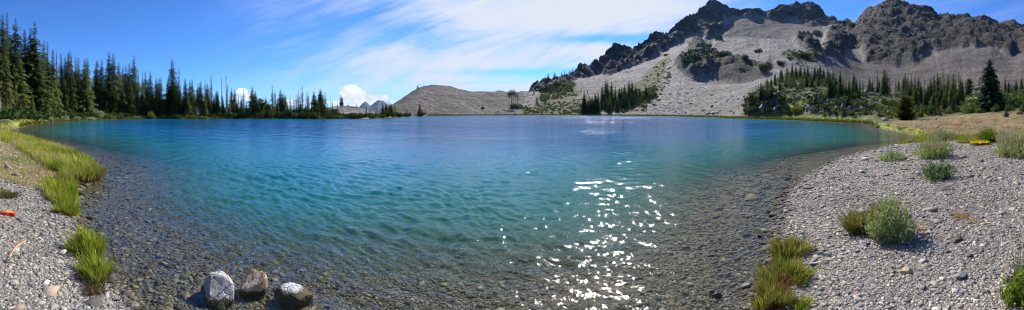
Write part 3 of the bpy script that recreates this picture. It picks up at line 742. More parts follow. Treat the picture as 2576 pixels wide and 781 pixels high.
# --- dark stand on the far shore
for px, y in [(1837,284),(1843,294),(1856,302),(1864,300),(1872,292),(1880,286),(1894,265),(1905,247),(1910,252),(1923,255),(1935,268),(1947,269),(1955,272),(1964,265),(1978,251),(1987,251),(1999,267),(2012,270),(2031,263),(2045,272),(2058,267)]:
    D = r0(px) + 8 if px < 1890 else None
    yb = np.interp(px, [1890,1950,2000,2058],[330,330,318,300])
    tree(px, y, D, 'thin' if px in (1843,) else 'spire', 'dark stand on the far shore', ybase=yb, wide=1.1)
for i in range(44):
    px = rt.uniform(1832, 2062)
    yb = np.interp(px, [1832,1950,1960,2000,2062],[359,358,345,330,305]) - rt.uniform(0, 1)*np.interp(px, [1832,1880,1950,2060],[2,16,26,10])
    hh = np.interp(yb, [295,360],[24,50]) * rt.uniform(0.8, 1.15)
    tree(px, yb - hh, None, rt.choice(['spire','column','spire']), 'dark stand on the far shore', ybase=min(yb, 360.5), wide=1.15)
for px, y, yb in [(1808,330,352),(1815,335,354),(1822,338,357),(1800,338,355),(1790,345,358),(2208,337,352),(2211,340,352)]:
    tree(px, y, None, 'full', 'small trees by the far waterline', ybase=yb)
# --- wooded bench, right
for px, y, D in [(2393,256,None),(2402,262,None),(2414,246,None),(2425,240,None),(2437,225,None),(2455,214,None),(2475,205,None),(2491,197,None),(2503,205,None),(2516,205,None),(2530,212,None),(2540,205,None),(2562,202,None),(2570,212,None),(2578,200,None),
                 (2590,212,None),(2603,210,None)]:
    yb = np.interp(px, [2393,2437,2475,2600],[300,268,246,262])
    tree(px, y, None, 'spire', 'wooded slope above the east bank', ybase=yb, wide=1.2)
for i in range(46):
    px = rt.uniform(2345, 2600)
    yb = np.interp(px, [2345,2400,2460,2600],[345,322,300,285]) - rt.uniform(0, 1)*np.interp(px, [2345,2400,2460,2520,2600],[30,45,52,34,22])
    if px > 2460: yb = min(yb, 274)
    hh = rt.uniform(26, 40)
    tree(px, yb - hh, None, rt.choice(['spire','column','full','spire']), 'wooded slope above the east bank', ybase=yb, wide=1.15)
for px, y, yb, k in [(2619,205,308,'column'),(2610,220,310,'spire'),(2628,222,310,'column'),(2642,218,302,'spire'),(2652,232,298,'thin'),(2660,238,300,'thin'),(2670,245,300,'spire'),(2685,228,298,'spire'),(2692,240,299,'spire'),(2703,243,298,'thin'),
                 (2734,241,288,'spire'),(2742,252,290,'spire'),(2728,262,290,'full'),(2759,222,292,'thin'),(2765,250,292,'full'),(2781,215,300,'spire'),(2790,220,298,'column'),(2798,231,298,'thin'),(2817,238,285,'thin'),(2826,249,288,'spire'),
                 (2846,224,300,'spire'),(2840,240,302,'spire'),(2855,238,310,'spire'),(2866,232,318,'column'),(2877,241,325,'spire'),(2888,240,325,'spire'),(2895,255,330,'full'),(2907,251,330,'thin'),(2918,258,325,'spire'),(2927,244,320,'spire'),
                 (2937,235,318,'spire'),(2949,226,315,'spire'),(2957,221,312,'thin'),(2966,217,310,'thin'),(2972,240,318,'column'),(2981,232,320,'spire'),(2989,232,320,'thin'),(2998,232,320,'spire'),(3006,238,320,'thin'),(3015,223,320,'thin'),
                 (3020,240,322,'spire'),(3026,249,320,'spire'),(3047,248,300,'pine'),(3040,268,302,'full'),(2860,262,330,'full'),(2880,268,338,'full'),(2910,275,338,'full'),(2945,262,335,'column'),(2960,262,335,'full'),(2975,268,340,'column'),
                 (2990,270,335,'full'),(2935,285,345,'full'),(2968,290,347,'full'),(3010,285,338,'full')]:
    tree(px, y, None, k, 'conifer wood on the east bench', ybase=yb, wide=1.1)
for px, y, yb, k, note in [(2565,289,332,'full','bushy'),(2550,300,330,'full',None),(2578,300,331,'full',None),(2674,297,332,'full',None),(2535,303,322,'spire',None),(2640,300,330,'full',None),(2660,268,305,'full',None),(2500,300,318,'spire',None),(2515,302,318,'spire',None),
                     (2480,315,338,'full',None),(2475,300,322,'spire',None),(2720,275,300,'full',None),(2705,285,305,'full',None)]:
    tree(px, y, None, k, 'open heath above the boulder bank', ybase=yb, wide=1.1)
# --- nearer trees, each on its own
SINGLE = [(3112,181,52,'bigfir','largest conifer, broad blue-green fir standing alone at the meadow edge'),
          (2846,303,47,'yellow','rounded yellow-green pine beside the water at the end of the meadow'),
          (3165,327,38,'young','small bushy young fir alone in the dry meadow'),
          (2998,297,58,'young','small narrow blue-green fir in front of the conifer wood'),
          (2927,325,55,'young','low bushy fir at the red edge of the meadow'),
          (3161,238,95,'spire','short fir behind and to the right of the largest fir'),
          (3172,255,96,'full','bushy fir on the skyline slope near the pale boulder'),
          (3232,275,44,'bigfir','big fir cut off by the right edge of the view'),
          (3195,247,100,'full','stubby fir on the slope above the pale boulder'),
          (3212,240,104,'full','topmost stubby fir on the slope at the right edge'),
          (2958,340,53,'young','dark low fir just left of the narrow blue-green fir'),
          (3030,330,66,'young','squat fir in the gap left of the largest fir')]
for px, y, D, k, lab in SINGLE: tree(px, y, D, k, None, note=lab, wide=1.0 if k != 'young' else 1.0)

GROUPS = {}
def ordinal(n):
    return f"{n}{'th' if 10 <= n % 100 <= 20 else {1:'st',2:'nd',3:'rd'}.get(n % 10,'th')}"
byreg = {}
for T_ in TREES:
    if T_['region']: byreg.setdefault(T_['region'], []).append(T_)
# trees counted as individuals: the 300 that show largest, the rest become one mass
allT = sorted(TREES, key=lambda t: -(t['h']/t['D']) if t['region'] else -9)
IND = allT[:296]; REST = allT[296:]
FORM = {'spire':'slim pointed', 'thin':'thin sparse', 'full':'bushy broad', 'column':'thick columnar', 'pine':'rounded', 'tuft':'bare-trunked tuft-topped'}
for reg, lst in byreg.items():
    ind = [t for t in lst if any(t is q for q in IND[:])]
    ind.sort(key=lambda t: t['px'])
    hs = sorted(t['h']/t['D'] for t in ind)
    for i, t in enumerate(ind):
        q = t['h']/t['D']; sz = 'tall' if q > hs[int(len(hs)*0.66)] else ('mid-sized' if q > hs[int(len(hs)*0.33)] else 'short')
        t['label'] = f"{sz} {FORM[t['kind']]} conifer, {ordinal(i+1)} from left in the {reg}"
        t['group'] = 'conifers of the ' + reg
tc_count = {}
def put_tree(t):
    k = t['kind']; pr = PROTO[k]; c = tc_count.get(k, rt.randrange(9)); tc_count[k] = c + 1
    cm, tm = pr[c % len(pr)]
    root = empty('conifer_tree', pt(t['px'], t['D'], t['z']), rt.random()*6.28)
    w = t['h'] * t['wide'] * rt.uniform(0.9, 1.12)
    root.scale = (w, w, t['h'])
    tag(root, t.get('label') or t['note'], 'tree', t.get('group'))
    for nm, me in (('trunk', tm), ('crown', cm)):
        o = bpy.data.objects.new(nm, me); link(o); o.parent = root
for t in IND: put_tree(t)
def crown_np(me):
    v = np.empty(len(me.vertices)*3, np.float32); me.vertices.foreach_get('co', v)
    return v.reshape(-1, 3)
lowc = crown_mesh(300, 0.28, 26, 6, 0.03, 0.5, 0.7, 0.05, 'cone', 2); lowv = crown_np(lowc)
def mass_of_trees(name, lst, label):
    Vs = []
    for (x, y, z, h, w) in lst:
        a = rt.random()*6.28; c, s_ = math.cos(a), math.sin(a)
        v = lowv.copy(); v = np.stack([(v[:,0]*c - v[:,1]*s_)*h*w + x, (v[:,0]*s_ + v[:,1]*c)*h*w + y, v[:,2]*h + z], -1)
        Vs.append(v)
    V = np.vstack(Vs); o = obj(name, mesh_np(name, V, np.arange(len(V)).reshape(-1, 3)), M_FIR)
    tag(o, label, 'trees', kind='stuff')
mass = []
for t in REST:
    p = pt(t['px'], t['D'], t['z']); mass.append((p.x, p.y, p.z, t['h'], t['wide']))
def far_tree(px, yb, hpx, w=1.3):
    D = dist_at_row(px, yb, r0(px)); p = pt(px, D, ground(px, D) - 0.3); mass.append((p.x, p.y, p.z, max(1.0, hpx*D/F), w))
for i in range(60):   # ridge spires
    px = rt.uniform(1700, 1990); i0 = int(np.argmin(abs(PXC[:1500]-px))); D = Ds[8][i0] - rt.uniform(2, 25) if px > 1700 else 300
    p = pt(px, D, ground(px, D)-0.5); mass.append((p.x, p.y, p.z, rt.uniform(2.5, 6.5)*(1.3 if px < 1830 else 0.8), 1.4))
for i in range(60):
    px = rt.choice([rt.uniform(2700,3130), rt.uniform(2640,2880), rt.uniform(2560,2600)]); i0 = int(np.argmin(abs(PXC[:1500]-px))); D = Ds[8][i0] - rt.uniform(0, 22)
    p = pt(px, D, ground(px, D)-0.5); mass.append((p.x, p.y, p.z, rt.uniform(2.5, 7), 1.5))
for i in range(40): far_tree(rt.uniform(2700,2900), rt.uniform(40,140), rt.uniform(6,12), 1.7)
for i in range(26): far_tree(rt.uniform(2150,2260), rt.uniform(135,190), rt.uniform(6,12), 1.5)
for i in range(18): far_tree(rt.uniform(1740,1900), rt.uniform(270,330), rt.uniform(8,16), 1.3)
for i in range(40):
    px = rt.uniform(1700, 1800); far_tree(px, np.interp(px,[1700,1800],[320,290]) - rt.uniform(0,35), rt.uniform(9,15), 1.4)
for px, yb in [(2478,128),(2474,130),(2420,121),(2440,122),(2252,128),(2262,128),(2700,300)]: far_tree(px, yb, 9, 1.3)
for i in range(26): far_tree(rt.uniform(3060,3219), rt.uniform(262,300), rt.uniform(10,22), 1.8)
for i in range(60):
    px = rt.uniform(2350, 2610); yb = np.interp(px, [2350,2400,2460,2610],[340,318,296,280]) - rt.uniform(0, 1)*np.interp(px, [2350,2400,2460,2610],[28,44,52,24])
    if px > 2465: yb = min(yb, 272)
    far_tree(px, yb, rt.uniform(26, 42), 1.1)
for i in range(50):
    px = rt.uniform(2600, 3035); far_tree(px, np.interp(px, [2600,2760,2850,3035],[300,292,315,318]) - rt.uniform(0, 16), rt.uniform(25, 48), 1.1)
for i in range(50):
    px = rt.uniform(1850, 2062); far_tree(px, np.interp(px, [1850,1950,2000,2062],[352,345,330,303]) - rt.uniform(0, 22), rt.uniform(22, 40), 1.2)
for i in range(60):
    px = rt.uniform(0, 1020); far_tree(px, np.interp(px, [0,300,600,1020],[345,350,360,362]) - rt.uniform(0, 12), np.interp(px,[0,300,600,1020],[120,80,45,26])*rt.uniform(.7,1.1), 1.0)
for i in range(40):
    px = rt.uniform(1690, 1800); far_tree(px, np.interp(px,[1690,1800],[324,298]) - rt.uniform(0,38), rt.uniform(13,22), 1.3)
mass_of_trees('distant_conifers', mass, 'tiny dark conifers scattered over the ridge tops and upper slopes')

# --- dead trees
def dead_tree(px, ytop, D, label, seed, pale=False, stubby=0.05, lean=0.0, r=0.016, twigs=70):
    z0 = ground(px, D) - 0.2; h = z_of(D, ytop) - z0; rnd = random.Random(seed)
    root = empty('dead_tree', pt(px, D, z0), rnd.random()*6); root.scale = (h, h, h); root.rotation_euler = (lean*0.3, lean, rnd.random())
    tag(root, label, 'dead tree', 'dead trees along the lake shore')
    m = M_DEAD if pale else M_DEADT
    P = []; x = 0
    for i in range(8):
        t = i/7; x += rnd.uniform(-.008, .008); P.append((x, x*0.5, t, r*(1-t)**0.7 + 0.002))
    B = [P]
    for i in range(twigs):
        t = rnd.uniform(0.15, 0.98); a = rnd.random()*6.28; ln = stubby*(1.3-t)*rnd.uniform(0.4, 1.4)
        p = [(math.cos(a)*ln*s, math.sin(a)*ln*s, t - ln*0.5*s*s + rnd.uniform(-.004,.004), 0.0028*(1.1-s)) for s in (0, .5, 1)]
        B.append(p)
    obj('trunk', tube_mesh('trunk', B, 5), m, root)
for i, (px, y, D, lab, pale, st, r_, tw) in enumerate([
    (696,241,104,'bare brown dead conifer left of the tallest grey snags',False,.05,.012,70),
    (710,230,103,'tallest bare grey dead conifer beside the big shore rock',True,.05,.012,80),
    (716,262,101,'pale grey dead conifer just right of the tallest snag',True,.09,.014,120),
    (724,300,100,'short grey dead tree with tangled twigs at the waterline',True,.14,.016,120),
    (1040,301,99,'thin bare snag near the tip of the wooded point',True,.05,.010,30),
    (77,95,82,'reddish-brown dying conifer among the tall west trees',False,.09,.012,150),
    (225,164,120,'bare grey-brown conifer top rising in the west forest',False,.08,.012,140),
    (212,165,119,'greyish dead conifer left of a bare-topped one in the west forest',False,.08,.012,140),
    (270,200,118,'purplish bare conifer between two green forest spires',False,.08,.012,120),
    (403,288,104,'broken silver stump trunk standing in the west forest',True,.02,.032,8),
    (411,312,103,'shorter silver stump beside the broken silver trunk',True,.03,.03,10),
    (178,160,90,'thin twiggy dead spire above the pale willow bushes',False,.07,.010,120),
    (0,300,47,'silver dead trunk with drooping grey roots at the left edge',True,.13,.03,120)]):
    dead_tree(px, y, D, lab, 100+i, pale, st, 0.0, r_, tw)
# fallen logs
def log(px, y0, px1, y1, r_, label, seed):
    a = pt(px, dist_at_row(px, y0, r0(px)-3)); b = pt(px1, dist_at_row(px1, y1, r0(px1)-3))
    a.z = ground(px, a.xy.length) + r_*1.0; b.z = ground(px1, b.xy.length) + r_*1.2
    d = b - a; P = [(a.x*0 + d.x*t, d.y*t, d.z*t + 0.05*math.sin(t*3), r_*(1.1-0.6*t)) for t in (0, .25, .5, .75, 1)]
    root = obj('driftwood_log', tube_mesh('driftwood_log', [P], 8), M_DEAD); root.location = a
    tag(root, label, 'log', 'bleached logs on the shore')
log(448,370,418,372,0.16,'bleached log lying on the shore below the broken silver trunk',1)
log(455,372,425,373.5,0.12,'thinner bleached log nearest the water by the west forest',2)
log(2592,312,2612,322,0.22,'bleached fallen log slanting by the bushy fir above the boulders',3)

# ------------------------------------------------------------------ shrubs
def shrub_mesh(seed, n=900, leaf=0.06, flat=0.75, lumps=7, up=0.3):
    """unit radius mound of small leaf faces with an uneven outline"""
    r = np.random.default_rng(seed)
    c = np.stack([r.uniform(-.6, .6, lumps), r.uniform(-.6, .6, lumps), r.uniform(0.1, .45, lumps)], -1); rad = r.uniform(.3, .52, lumps)
    k = r.integers(0, lumps, n); d = r.normal(size=(n, 3)); d /= np.linalg.norm(d, axis=1)[:, None]
    p = c[k] + d * (rad[k] * r.uniform(.55, 1.08, n))[:, None]
    p[:, 2] = np.abs(p[:, 2]) * flat
    u = r.normal(size=(n, 3)); u /= np.linalg.norm(u, axis=1)[:, None]; u[:, 2] = u[:, 2]*0.6 + up
    w = np.cross(u, r.normal(size=(n, 3))); w /= np.linalg.norm(w, axis=1)[:, None]
    sz = leaf * r.uniform(.6, 1.5, n)[:, None]
    V = np.stack([p - w*sz*0.5, p + w*sz*0.5, p + u*sz*1.5], 1).reshape(-1, 3)
    V[:, 2] = np.maximum(V[:, 2], -0.05)
    return V
def leafless(seed, n=26):
    rnd = random.Random(seed); B = []
    for i in range(n):
        a = rnd.random()*6.28; ln = rnd.uniform(.4, .85)
        B.append([(math.cos(a)*ln*s*0.8, math.sin(a)*ln*s*0.8, -0.02 + ln*0.55*s, 0.012*(1.1-s)) for s in (0, .5, 1)])
    return tube_mesh('stems', B, 4)
SHM = {}
STEM = [leafless(1), leafless(2)]
for m in STEM: m.materials.append(M_BARK)
SHRUBS = []
def shrub(px, y, wpx, hpx, kind='dark', label=None, D=None, cat='shrub', group=None, depth=1.0):
    D = D or dist_at_row(px, y, r0(px) - 1 if y < 400 else 0)
    z = ground(px, D) - 0.05
    key = (kind, len(SHRUBS) % 4)
    if key not in SHM:
        me = mesh_np('foliage', shrub_mesh(hash(kind) % 1000 * 0 + sum(map(ord, kind))*7 + key[1], 1500, 0.075), np.arange(4500).reshape(-1, 3))
        me.materials.append({'dark': M_BUSHD, 'light': M_BUSHL, 'pale': M_BUSHP, 'olive': M_BUSHO}[kind]); SHM[key] = me
    root = empty('shrub', pt(px, D, z), rt.random()*6.28)
    w = wpx*D/F*0.5; h = hpx*D/F
    root.scale = (w, w*depth, h/0.72)
    tag(root, label, cat, group); SHRUBS.append(root)
    for nm, me in (('stems', STEM[key[1] % 2]), ('foliage', SHM[key])):
        o = bpy.data.objects.new(nm, me); link(o); o.parent = root
GS = 'shrubs on the lake shores'
SH = [(157,383,36,16,'pale','pale grey willow bush where the west grass ends'),(140,386,18,10,'pale','small pale willow bush left of the big pale one on the west bank'),
 (200,379,40,16,'pale','wide silvery willow bush below the west forest'),(240,378,45,13,'pale','low silvery willow bush between two taller pale bushes'),(310,372,44,30,'pale','brightest whitish willow bush at the foot of the forest clearing'),
 (340,374,36,20,'light','light green bush right of the whitish willow'),(372,375,40,10,'olive','low olive bush along the waterline by the clearing'),(280,377,40,10,'pale','thin strip of silvery willow left of the whitish bush'),
 (478,375,52,28,'light','bright yellow-green bush mound left of the tall lakeside pair'),(515,375,36,16,'light','small yellow-green bush right of the bright mound'),(74,378,16,20,'light','small yellow-green bush in the west conifers shade'),
 (245,345,50,30,'olive','olive thicket on the forest clearing slope'),(265,352,44,22,'olive','olive thicket low on the clearing slope'),(105,372,50,20,'dark','dark undergrowth bush beneath the west conifers'),(55,372,50,26,'dark','dark bush under the leftmost conifers'),
 (560,374,40,16,'dark','dark bush at the feet of the tall lakeside pair'),(600,374,40,14,'olive','olive bush left of the big shore rock'),(640,374,60,9,'light','low grassy green bush in front of the shore rock'),
 (650,340,60,26,'dark','dark green bush behind the shore rock'),(622,338,44,22,'olive','olive bush above the left end of the shore rock'),(745,373,44,18,'dark','dark bush right of the grey snags'),(775,372,50,20,'olive','olive bush between the snags and the broad firs'),
 (815,372,48,22,'dark','dark bush beneath the broad double fir'),(850,372,58,30,'olive','large olive bush mound midway along the point'),(835,350,40,24,'olive','tall olive bush behind the midway mound'),(885,373,48,22,'dark','dark bush right of the olive mound'),
 (925,373,50,20,'olive','olive bush below the thin spires'),(960,373,44,26,'dark','dark bush under the tallest thin spire'),(995,373,50,22,'olive','olive bush below the paired pointed firs'),(1035,373,40,16,'dark','dark bush by the thin snag'),
 (1068,374,40,12,'light','light green bush at the foot of the low grey hill'),(1105,373,62,18,'dark','long dark bush on the shore before the low grey hill'),(1133,372,30,12,'dark','small dark bush at the right end of the long one'),
 (1170,373,50,16,'olive','olive bush at the tip of the point'),(1195,373,44,13,'olive','low olive bush beside the tip of the point'),(1218,366,50,20,'dark','dark thicket under the gap trees'),(1253,368,32,16,'dark','round dark bush on the shore by two thin firs'),
 (1280,367,30,14,'dark','round dark bush beneath the two thin firs'),(1322,366,34,18,'dark','dark bush around the small shore clump'),
 (1621,343,48,20,'dark','wide dark bush at the base of the bare trunk clump'),(1518,343,14,8,'dark','dark bush at the foot of the lone hillside fir'),
 (2345,325,24,8,'dark','x')]
for px, y, w, h, k, lab in SH[:-1]:
    shrub(px, y, w, h, k, lab, None, group=GS, depth=1.0 if w < 45 else 0.6)
GH = 'shrub patches on the slopes'
for px, y, w, h, k, lab in [(2275,178,52,20,'dark','dark shrub patch above the middle cliffs'),(2341,190,40,16,'dark','dark shrub tuft right of the larger one above the cliffs'),(2383,166,32,14,'dark','isolated round shrub on the bare scree hill'),
 (2400,222,46,20,'dark','shrub patch covering the right end of the middle cliffs'),(2520,180,76,18,'dark','long shrub patch below the saddle'),(2455,206,44,16,'dark','dark shrub at the top of the wooded slope'),(2565,112,44,16,'dark','shrub patch on the high saddle'),
 (2520,122,36,10,'dark','smaller shrub patch left of the saddle one'),(2262,125,30,14,'dark','shrub tuft on the crest of the scree hill'),(2226,150,28,14,'dark','dark shrub on the rocky rib'),
 (2218,172,24,12,'dark','low shrub below the rocky rib'),(2655,76,36,12,'dark','shrub patch left of the notch in the skyline'),(2680,82,34,12,'olive','olive shrub patch in the skyline notch'),
 (2095,176,20,8,'olive','small shrub on the upper scree slope')]:
    shrub(px, y, w, h, k, lab, None, group=GH)
GB = 'shrubs on the east bench and meadow'
for px, y, w, h, k, lab, D in [(2500,356,52,26,'light','bright green willow mound on the water below the boulders',None),(2478,362,26,18,'light','bright green willow left of the larger mound',None),(2530,345,36,14,'light','light green bush behind the willow mound',None),
 (2690,360,60,14,'olive','low olive bush beside the grey boulders',None),(2650,362,40,10,'light','light green bush on the east waterline',None),(2600,345,30,14,'dark','dark bush among the grey boulders',None),(2740,345,50,18,'olive','olive bush left of the yellow-green pine',None),
 (2715,325,44,18,'dark','dark bush on the open bench',None),(2780,330,30,20,'dark','dark bush behind the yellow-green pine',None),(2810,335,40,18,'olive','olive bush between bench and pine',None),(2880,352,40,24,'dark','dark spreading bush right of the yellow-green pine',None),
 (2905,360,44,20,'dark','low dark bush at the red meadow edge',None),(2940,352,40,24,'dark','dark bush in front of the conifer wood',None),(2985,356,46,10,'olive','low olive bush beneath the narrow blue-green fir',None),
 (3045,357,66,26,'olive','spreading olive bush at the left foot of the largest fir',None),(3085,355,40,18,'light','light bush beneath the largest fir',None),(3130,352,44,24,'olive','olive bush at the right foot of the largest fir',None),
 (3178,350,40,24,'olive','olive bush behind the small young fir',None),(3075,285,24,10,'dark','round bush on the slope behind the largest fir',None),(3205,362,30,12,'olive','olive bush at the right edge of the meadow',None),
 (2420,310,30,14,'dark','dark thicket on the wooded slope edge',None),(2455,320,34,18,'dark','dark thicket above the shaded bank',None),(2380,350,50,18,'dark','dark bush on the shaded bank',None),(2430,355,50,16,'dark','dark bush low on the shaded bank',None),
 (2765,402,34,10,'pale','pale bush at the end of the gravel spit',None),(2795,396,22,7,'pale','pale bush beside the white stone near the pine',None),(2835,406,34,10,'pale','pale green bush on the gravel patch',None),
 (3010,300,26,12,'dark','dark bush below the rounded bench pine',None)]:
    shrub(px, y, w, h, k, lab, D, group=GB, depth=1.0)

# ------------------------------------------------------------------ rocks
def rock_mesh(seed, sub=3, rough=0.35, cuts=9, name='rock', sharp=True):
    import bmesh
    bm = bmesh.new(); bmesh.ops.create_icosphere(bm, subdivisions=sub, radius=1.0)
    rnd = random.Random(seed)
    planes = []
    for i in range(cuts):
        n = Vector((rnd.gauss(0,1), rnd.gauss(0,1), rnd.gauss(0,1))).normalized(); planes.append((n, rnd.uniform(0.55, 0.9)))
    co = np.array([v.co[:] for v in bm.verts])
    for n, d in planes:
        nn = np.array(n); q = co @ nn; m = q > d; co[m] -= np.outer((q[m]-d)*0.94, nn)
    s = seed*3.17
    co *= (1 + rough*0.35*fbm(co[:,0]*1.6+s, co[:,1]*1.6, co[:,2]*1.6, 4))[:, None]
    for v, c in zip(bm.verts, co): v.co = c
    me = bpy.data.meshes.new(name); bm.to_mesh(me); bm.free()
    return me
def rock_mat(name, c1, c2, c3, scale=3.0, wetline=False, crack=True, wl=0.03):
    s = NT(name=name); tc = s.n('ShaderNodeTexCoord'); P = tc.outputs['Object']; G = s.pos()
    n = s.noise(P, scale, 8, 0.7)
    c = s.ramp(n, [(0.3, c1), (0.5, c2), (0.68, c3)])
    v = s.voro(s.vmath('ADD', P, s.vmath('MULTIPLY', s.n('ShaderNodeTexNoise').outputs[1], (0.25,0.25,0.25))), 1.8, 'DISTANCE_TO_EDGE', 0)
    if crack: c = s.mix(s.maprange(v, 0.0, 0.035, 0.75, 0.0), c, (0.03, 0.027, 0.022))
    if wetline:
        z = s.n('ShaderNodeSeparateXYZ'); s.l(G, z.inputs[0])
        h = s.math('ADD', z.outputs[2], s.math('MULTIPLY', s.noise(P, 4, 3, 0.6), 0.05))
        c = s.mix(s.maprange(h, wl + 0.015, wl + 0.04, 1.0, 0.0), c, (0.10, 0.078, 0.035))
    hgt = s.math('ADD', s.math('MULTIPLY', s.noise(P, scale*3, 6, 0.7), 0.35), s.maprange(v, 0, 0.06, 0, 0.2))
    return s.out(s.bsdf(c, 0.75, s.bump(hgt, 0.6, 0.12), 0.3))
M_RK = rock_mat('grey_rock', (0.12,0.115,0.11), (0.22,0.21,0.20), (0.36,0.35,0.34), 2.2)
M_RKW = rock_mat('pale_grey_rock', (0.26,0.24,0.215), (0.42,0.395,0.36), (0.60,0.57,0.52), 2.2, True, True, 0.045)
M_RKT = rock_mat('tan_orange_rock', (0.42,0.27,0.13), (0.56,0.39,0.22), (0.75,0.63,0.50), 2.0, True, False)
M_RKB = rock_mat('algae_covered_rock', (0.07,0.062,0.03), (0.13,0.11,0.055), (0.20,0.17,0.09), 2.5, False)
M_RKS = rock_mat('white_tipped_rock', (0.38,0.37,0.36), (0.55,0.54,0.52), (0.7,0.69,0.67), 2.2, True, True, 0.10)
M_RKG = rock_mat('small_grey_rock', (0.13,0.12,0.11), (0.26,0.245,0.22), (0.42,0.40,0.37), 2.0)
def rock(name, px, D, z, size, rot, mat, label, seed, cat='rock', group=None, cuts=9, sub=4):
    o = obj(name, rock_mesh(seed, sub, 0.35, cuts, name), mat)
    o.location = pt(px, D, z); o.scale = size; o.rotation_euler = rot
    tag(o, label, cat, group); return o
def at_y(px, y, z=0.0): return r_of(y, z)
# the three stones standing in the shallows
GR = 'stones standing in the shallows'
D = at_y(682, 925); rock('boulder', 683, D-0.02, -0.02, (0.25,0.25,0.25), (0.25,0.1,R(-48)), M_RKW, 'cracked pale grey stone with brown wet foot, first of the three in the shallows', 12, 'stone', GR, 14)
D = at_y(792, 905); rock('boulder', 790, D, -0.01, (0.18,0.17,0.29), (-0.25,0.15,R(-20)), M_RKT, 'tan orange block of stone, middle one of the three in the shallows', 27, 'stone', GR, 14)
D = at_y(925, 935); rock('boulder', 918, D, -0.09, (0.20,0.17,0.20), (0.1,0.0,0.4), M_RKS, 'mostly sunken brown stone with white pointed tip in the shallows', 33, 'stone', GR, 8)
bpy.data.objects['boulder.002'].scale = (0.24, 0.20, 0.22)
D = at_y(755, 975); rock('boulder', 752, D+0.05, -0.14, (0.14,0.12,0.10), (0.1,0.3,1.0), M_RKB, 'small sunken brown stone below the tan orange one', 41, 'stone', GR, 8)
D = at_y(955, 960); rock('boulder', 962, D, -0.17, (0.13,0.11,0.12), (0.3,0.2,2.0), M_RKB, 'sunken brown stone against the white tipped one', 43, 'stone', GR, 8)
D = at_y(2362, 617); rock('boulder', 2362, D, -0.04, (0.26,0.2,0.07), (0.05,0.0,R(40)), M_RKB, 'flat sandy stone slab awash off the east beach', 45, 'stone', GR, 7)
D = at_y(1010, 970); rock('boulder', 1580, 3.35, -0.16, (0.16,0.12,0.07), (0.0,0.1,0.5), M_RKB, 'sunken algae covered slab at the bottom centre', 47, 'stone', GR, 7)
GP = 'loose rocks on the beaches'
for i, (px, y, s_, mt, lab) in enumerate([(2350,888,.062,M_RKG,'largest grey angular rock at the east waterline'),(2366,918,.045,M_RKG,'rounded tan-grey rock beside the largest waterline rock'),(2252,932,.055,M_RKB,'brown wet rock standing in water off the east waterline'),
        (2238,918,.045,M_RKB,'dark wet rock just left of the brown wet rock'),(2415,801,.035,M_RKG,'small round rock at the waterline left of the top sedge tuft'),(183,620,.085,M_RKG,'grey block between the grass and the gravel on the west beach'),
        (50,788,.052,M_RKW,'white pointed pebble near the stick on the west beach'),(45,918,.052,M_RKW,'cream flat stone low on the west beach'),(2490,895,.05,M_RKG,'grey rock under the middle sedge tuft'),(2455,958,.07,M_RKG,'dark slab beside the lowest sedge tuft'),
        (3020,925,.075,M_RKG,'grey flat block on the lower east beach'),(2850,895,.075,M_RKT,'tan split stone on the lower east beach'),(3010,768,.09,M_RKB,'dark flat slab east of the large lupine'),(2715,765,.07,M_RKW,'cream rock left below the large lupine'),
        (455,965,.05,M_RKW,'cream stone at the very foot of the west waterline'),(365,935,.05,M_RKW,'cream stone below the brown grass tuft'),(252,688,.05,M_RKT,'orange-white stone at the west waterline'),(2490,637,.085,M_RKG,'pale flat rock near the east waterline corner'),
        (2860,444,.30,M_RKW,'white stone at the grassy corner of the east beach'),(2785,393,.5,M_RKW,'white stone by the foot of the yellow-green pine')]):
    D = r_of(y, 0.2 if y < 880 else 0.05); D = D if y > 470 else (21.2 if y > 420 else 46)
    z = ground(px, D)
    if 'water off' in lab or 'wet rock' in lab: z = -0.01; D = r_of(y)
    rock('rock', px, D, z + s_*0.25, (s_*1.2, s_*0.9, s_*0.62), (0.1*i % 0.5, 0.1, i*1.3), mt, lab, 60+i, 'rock', GP, 12, 3)
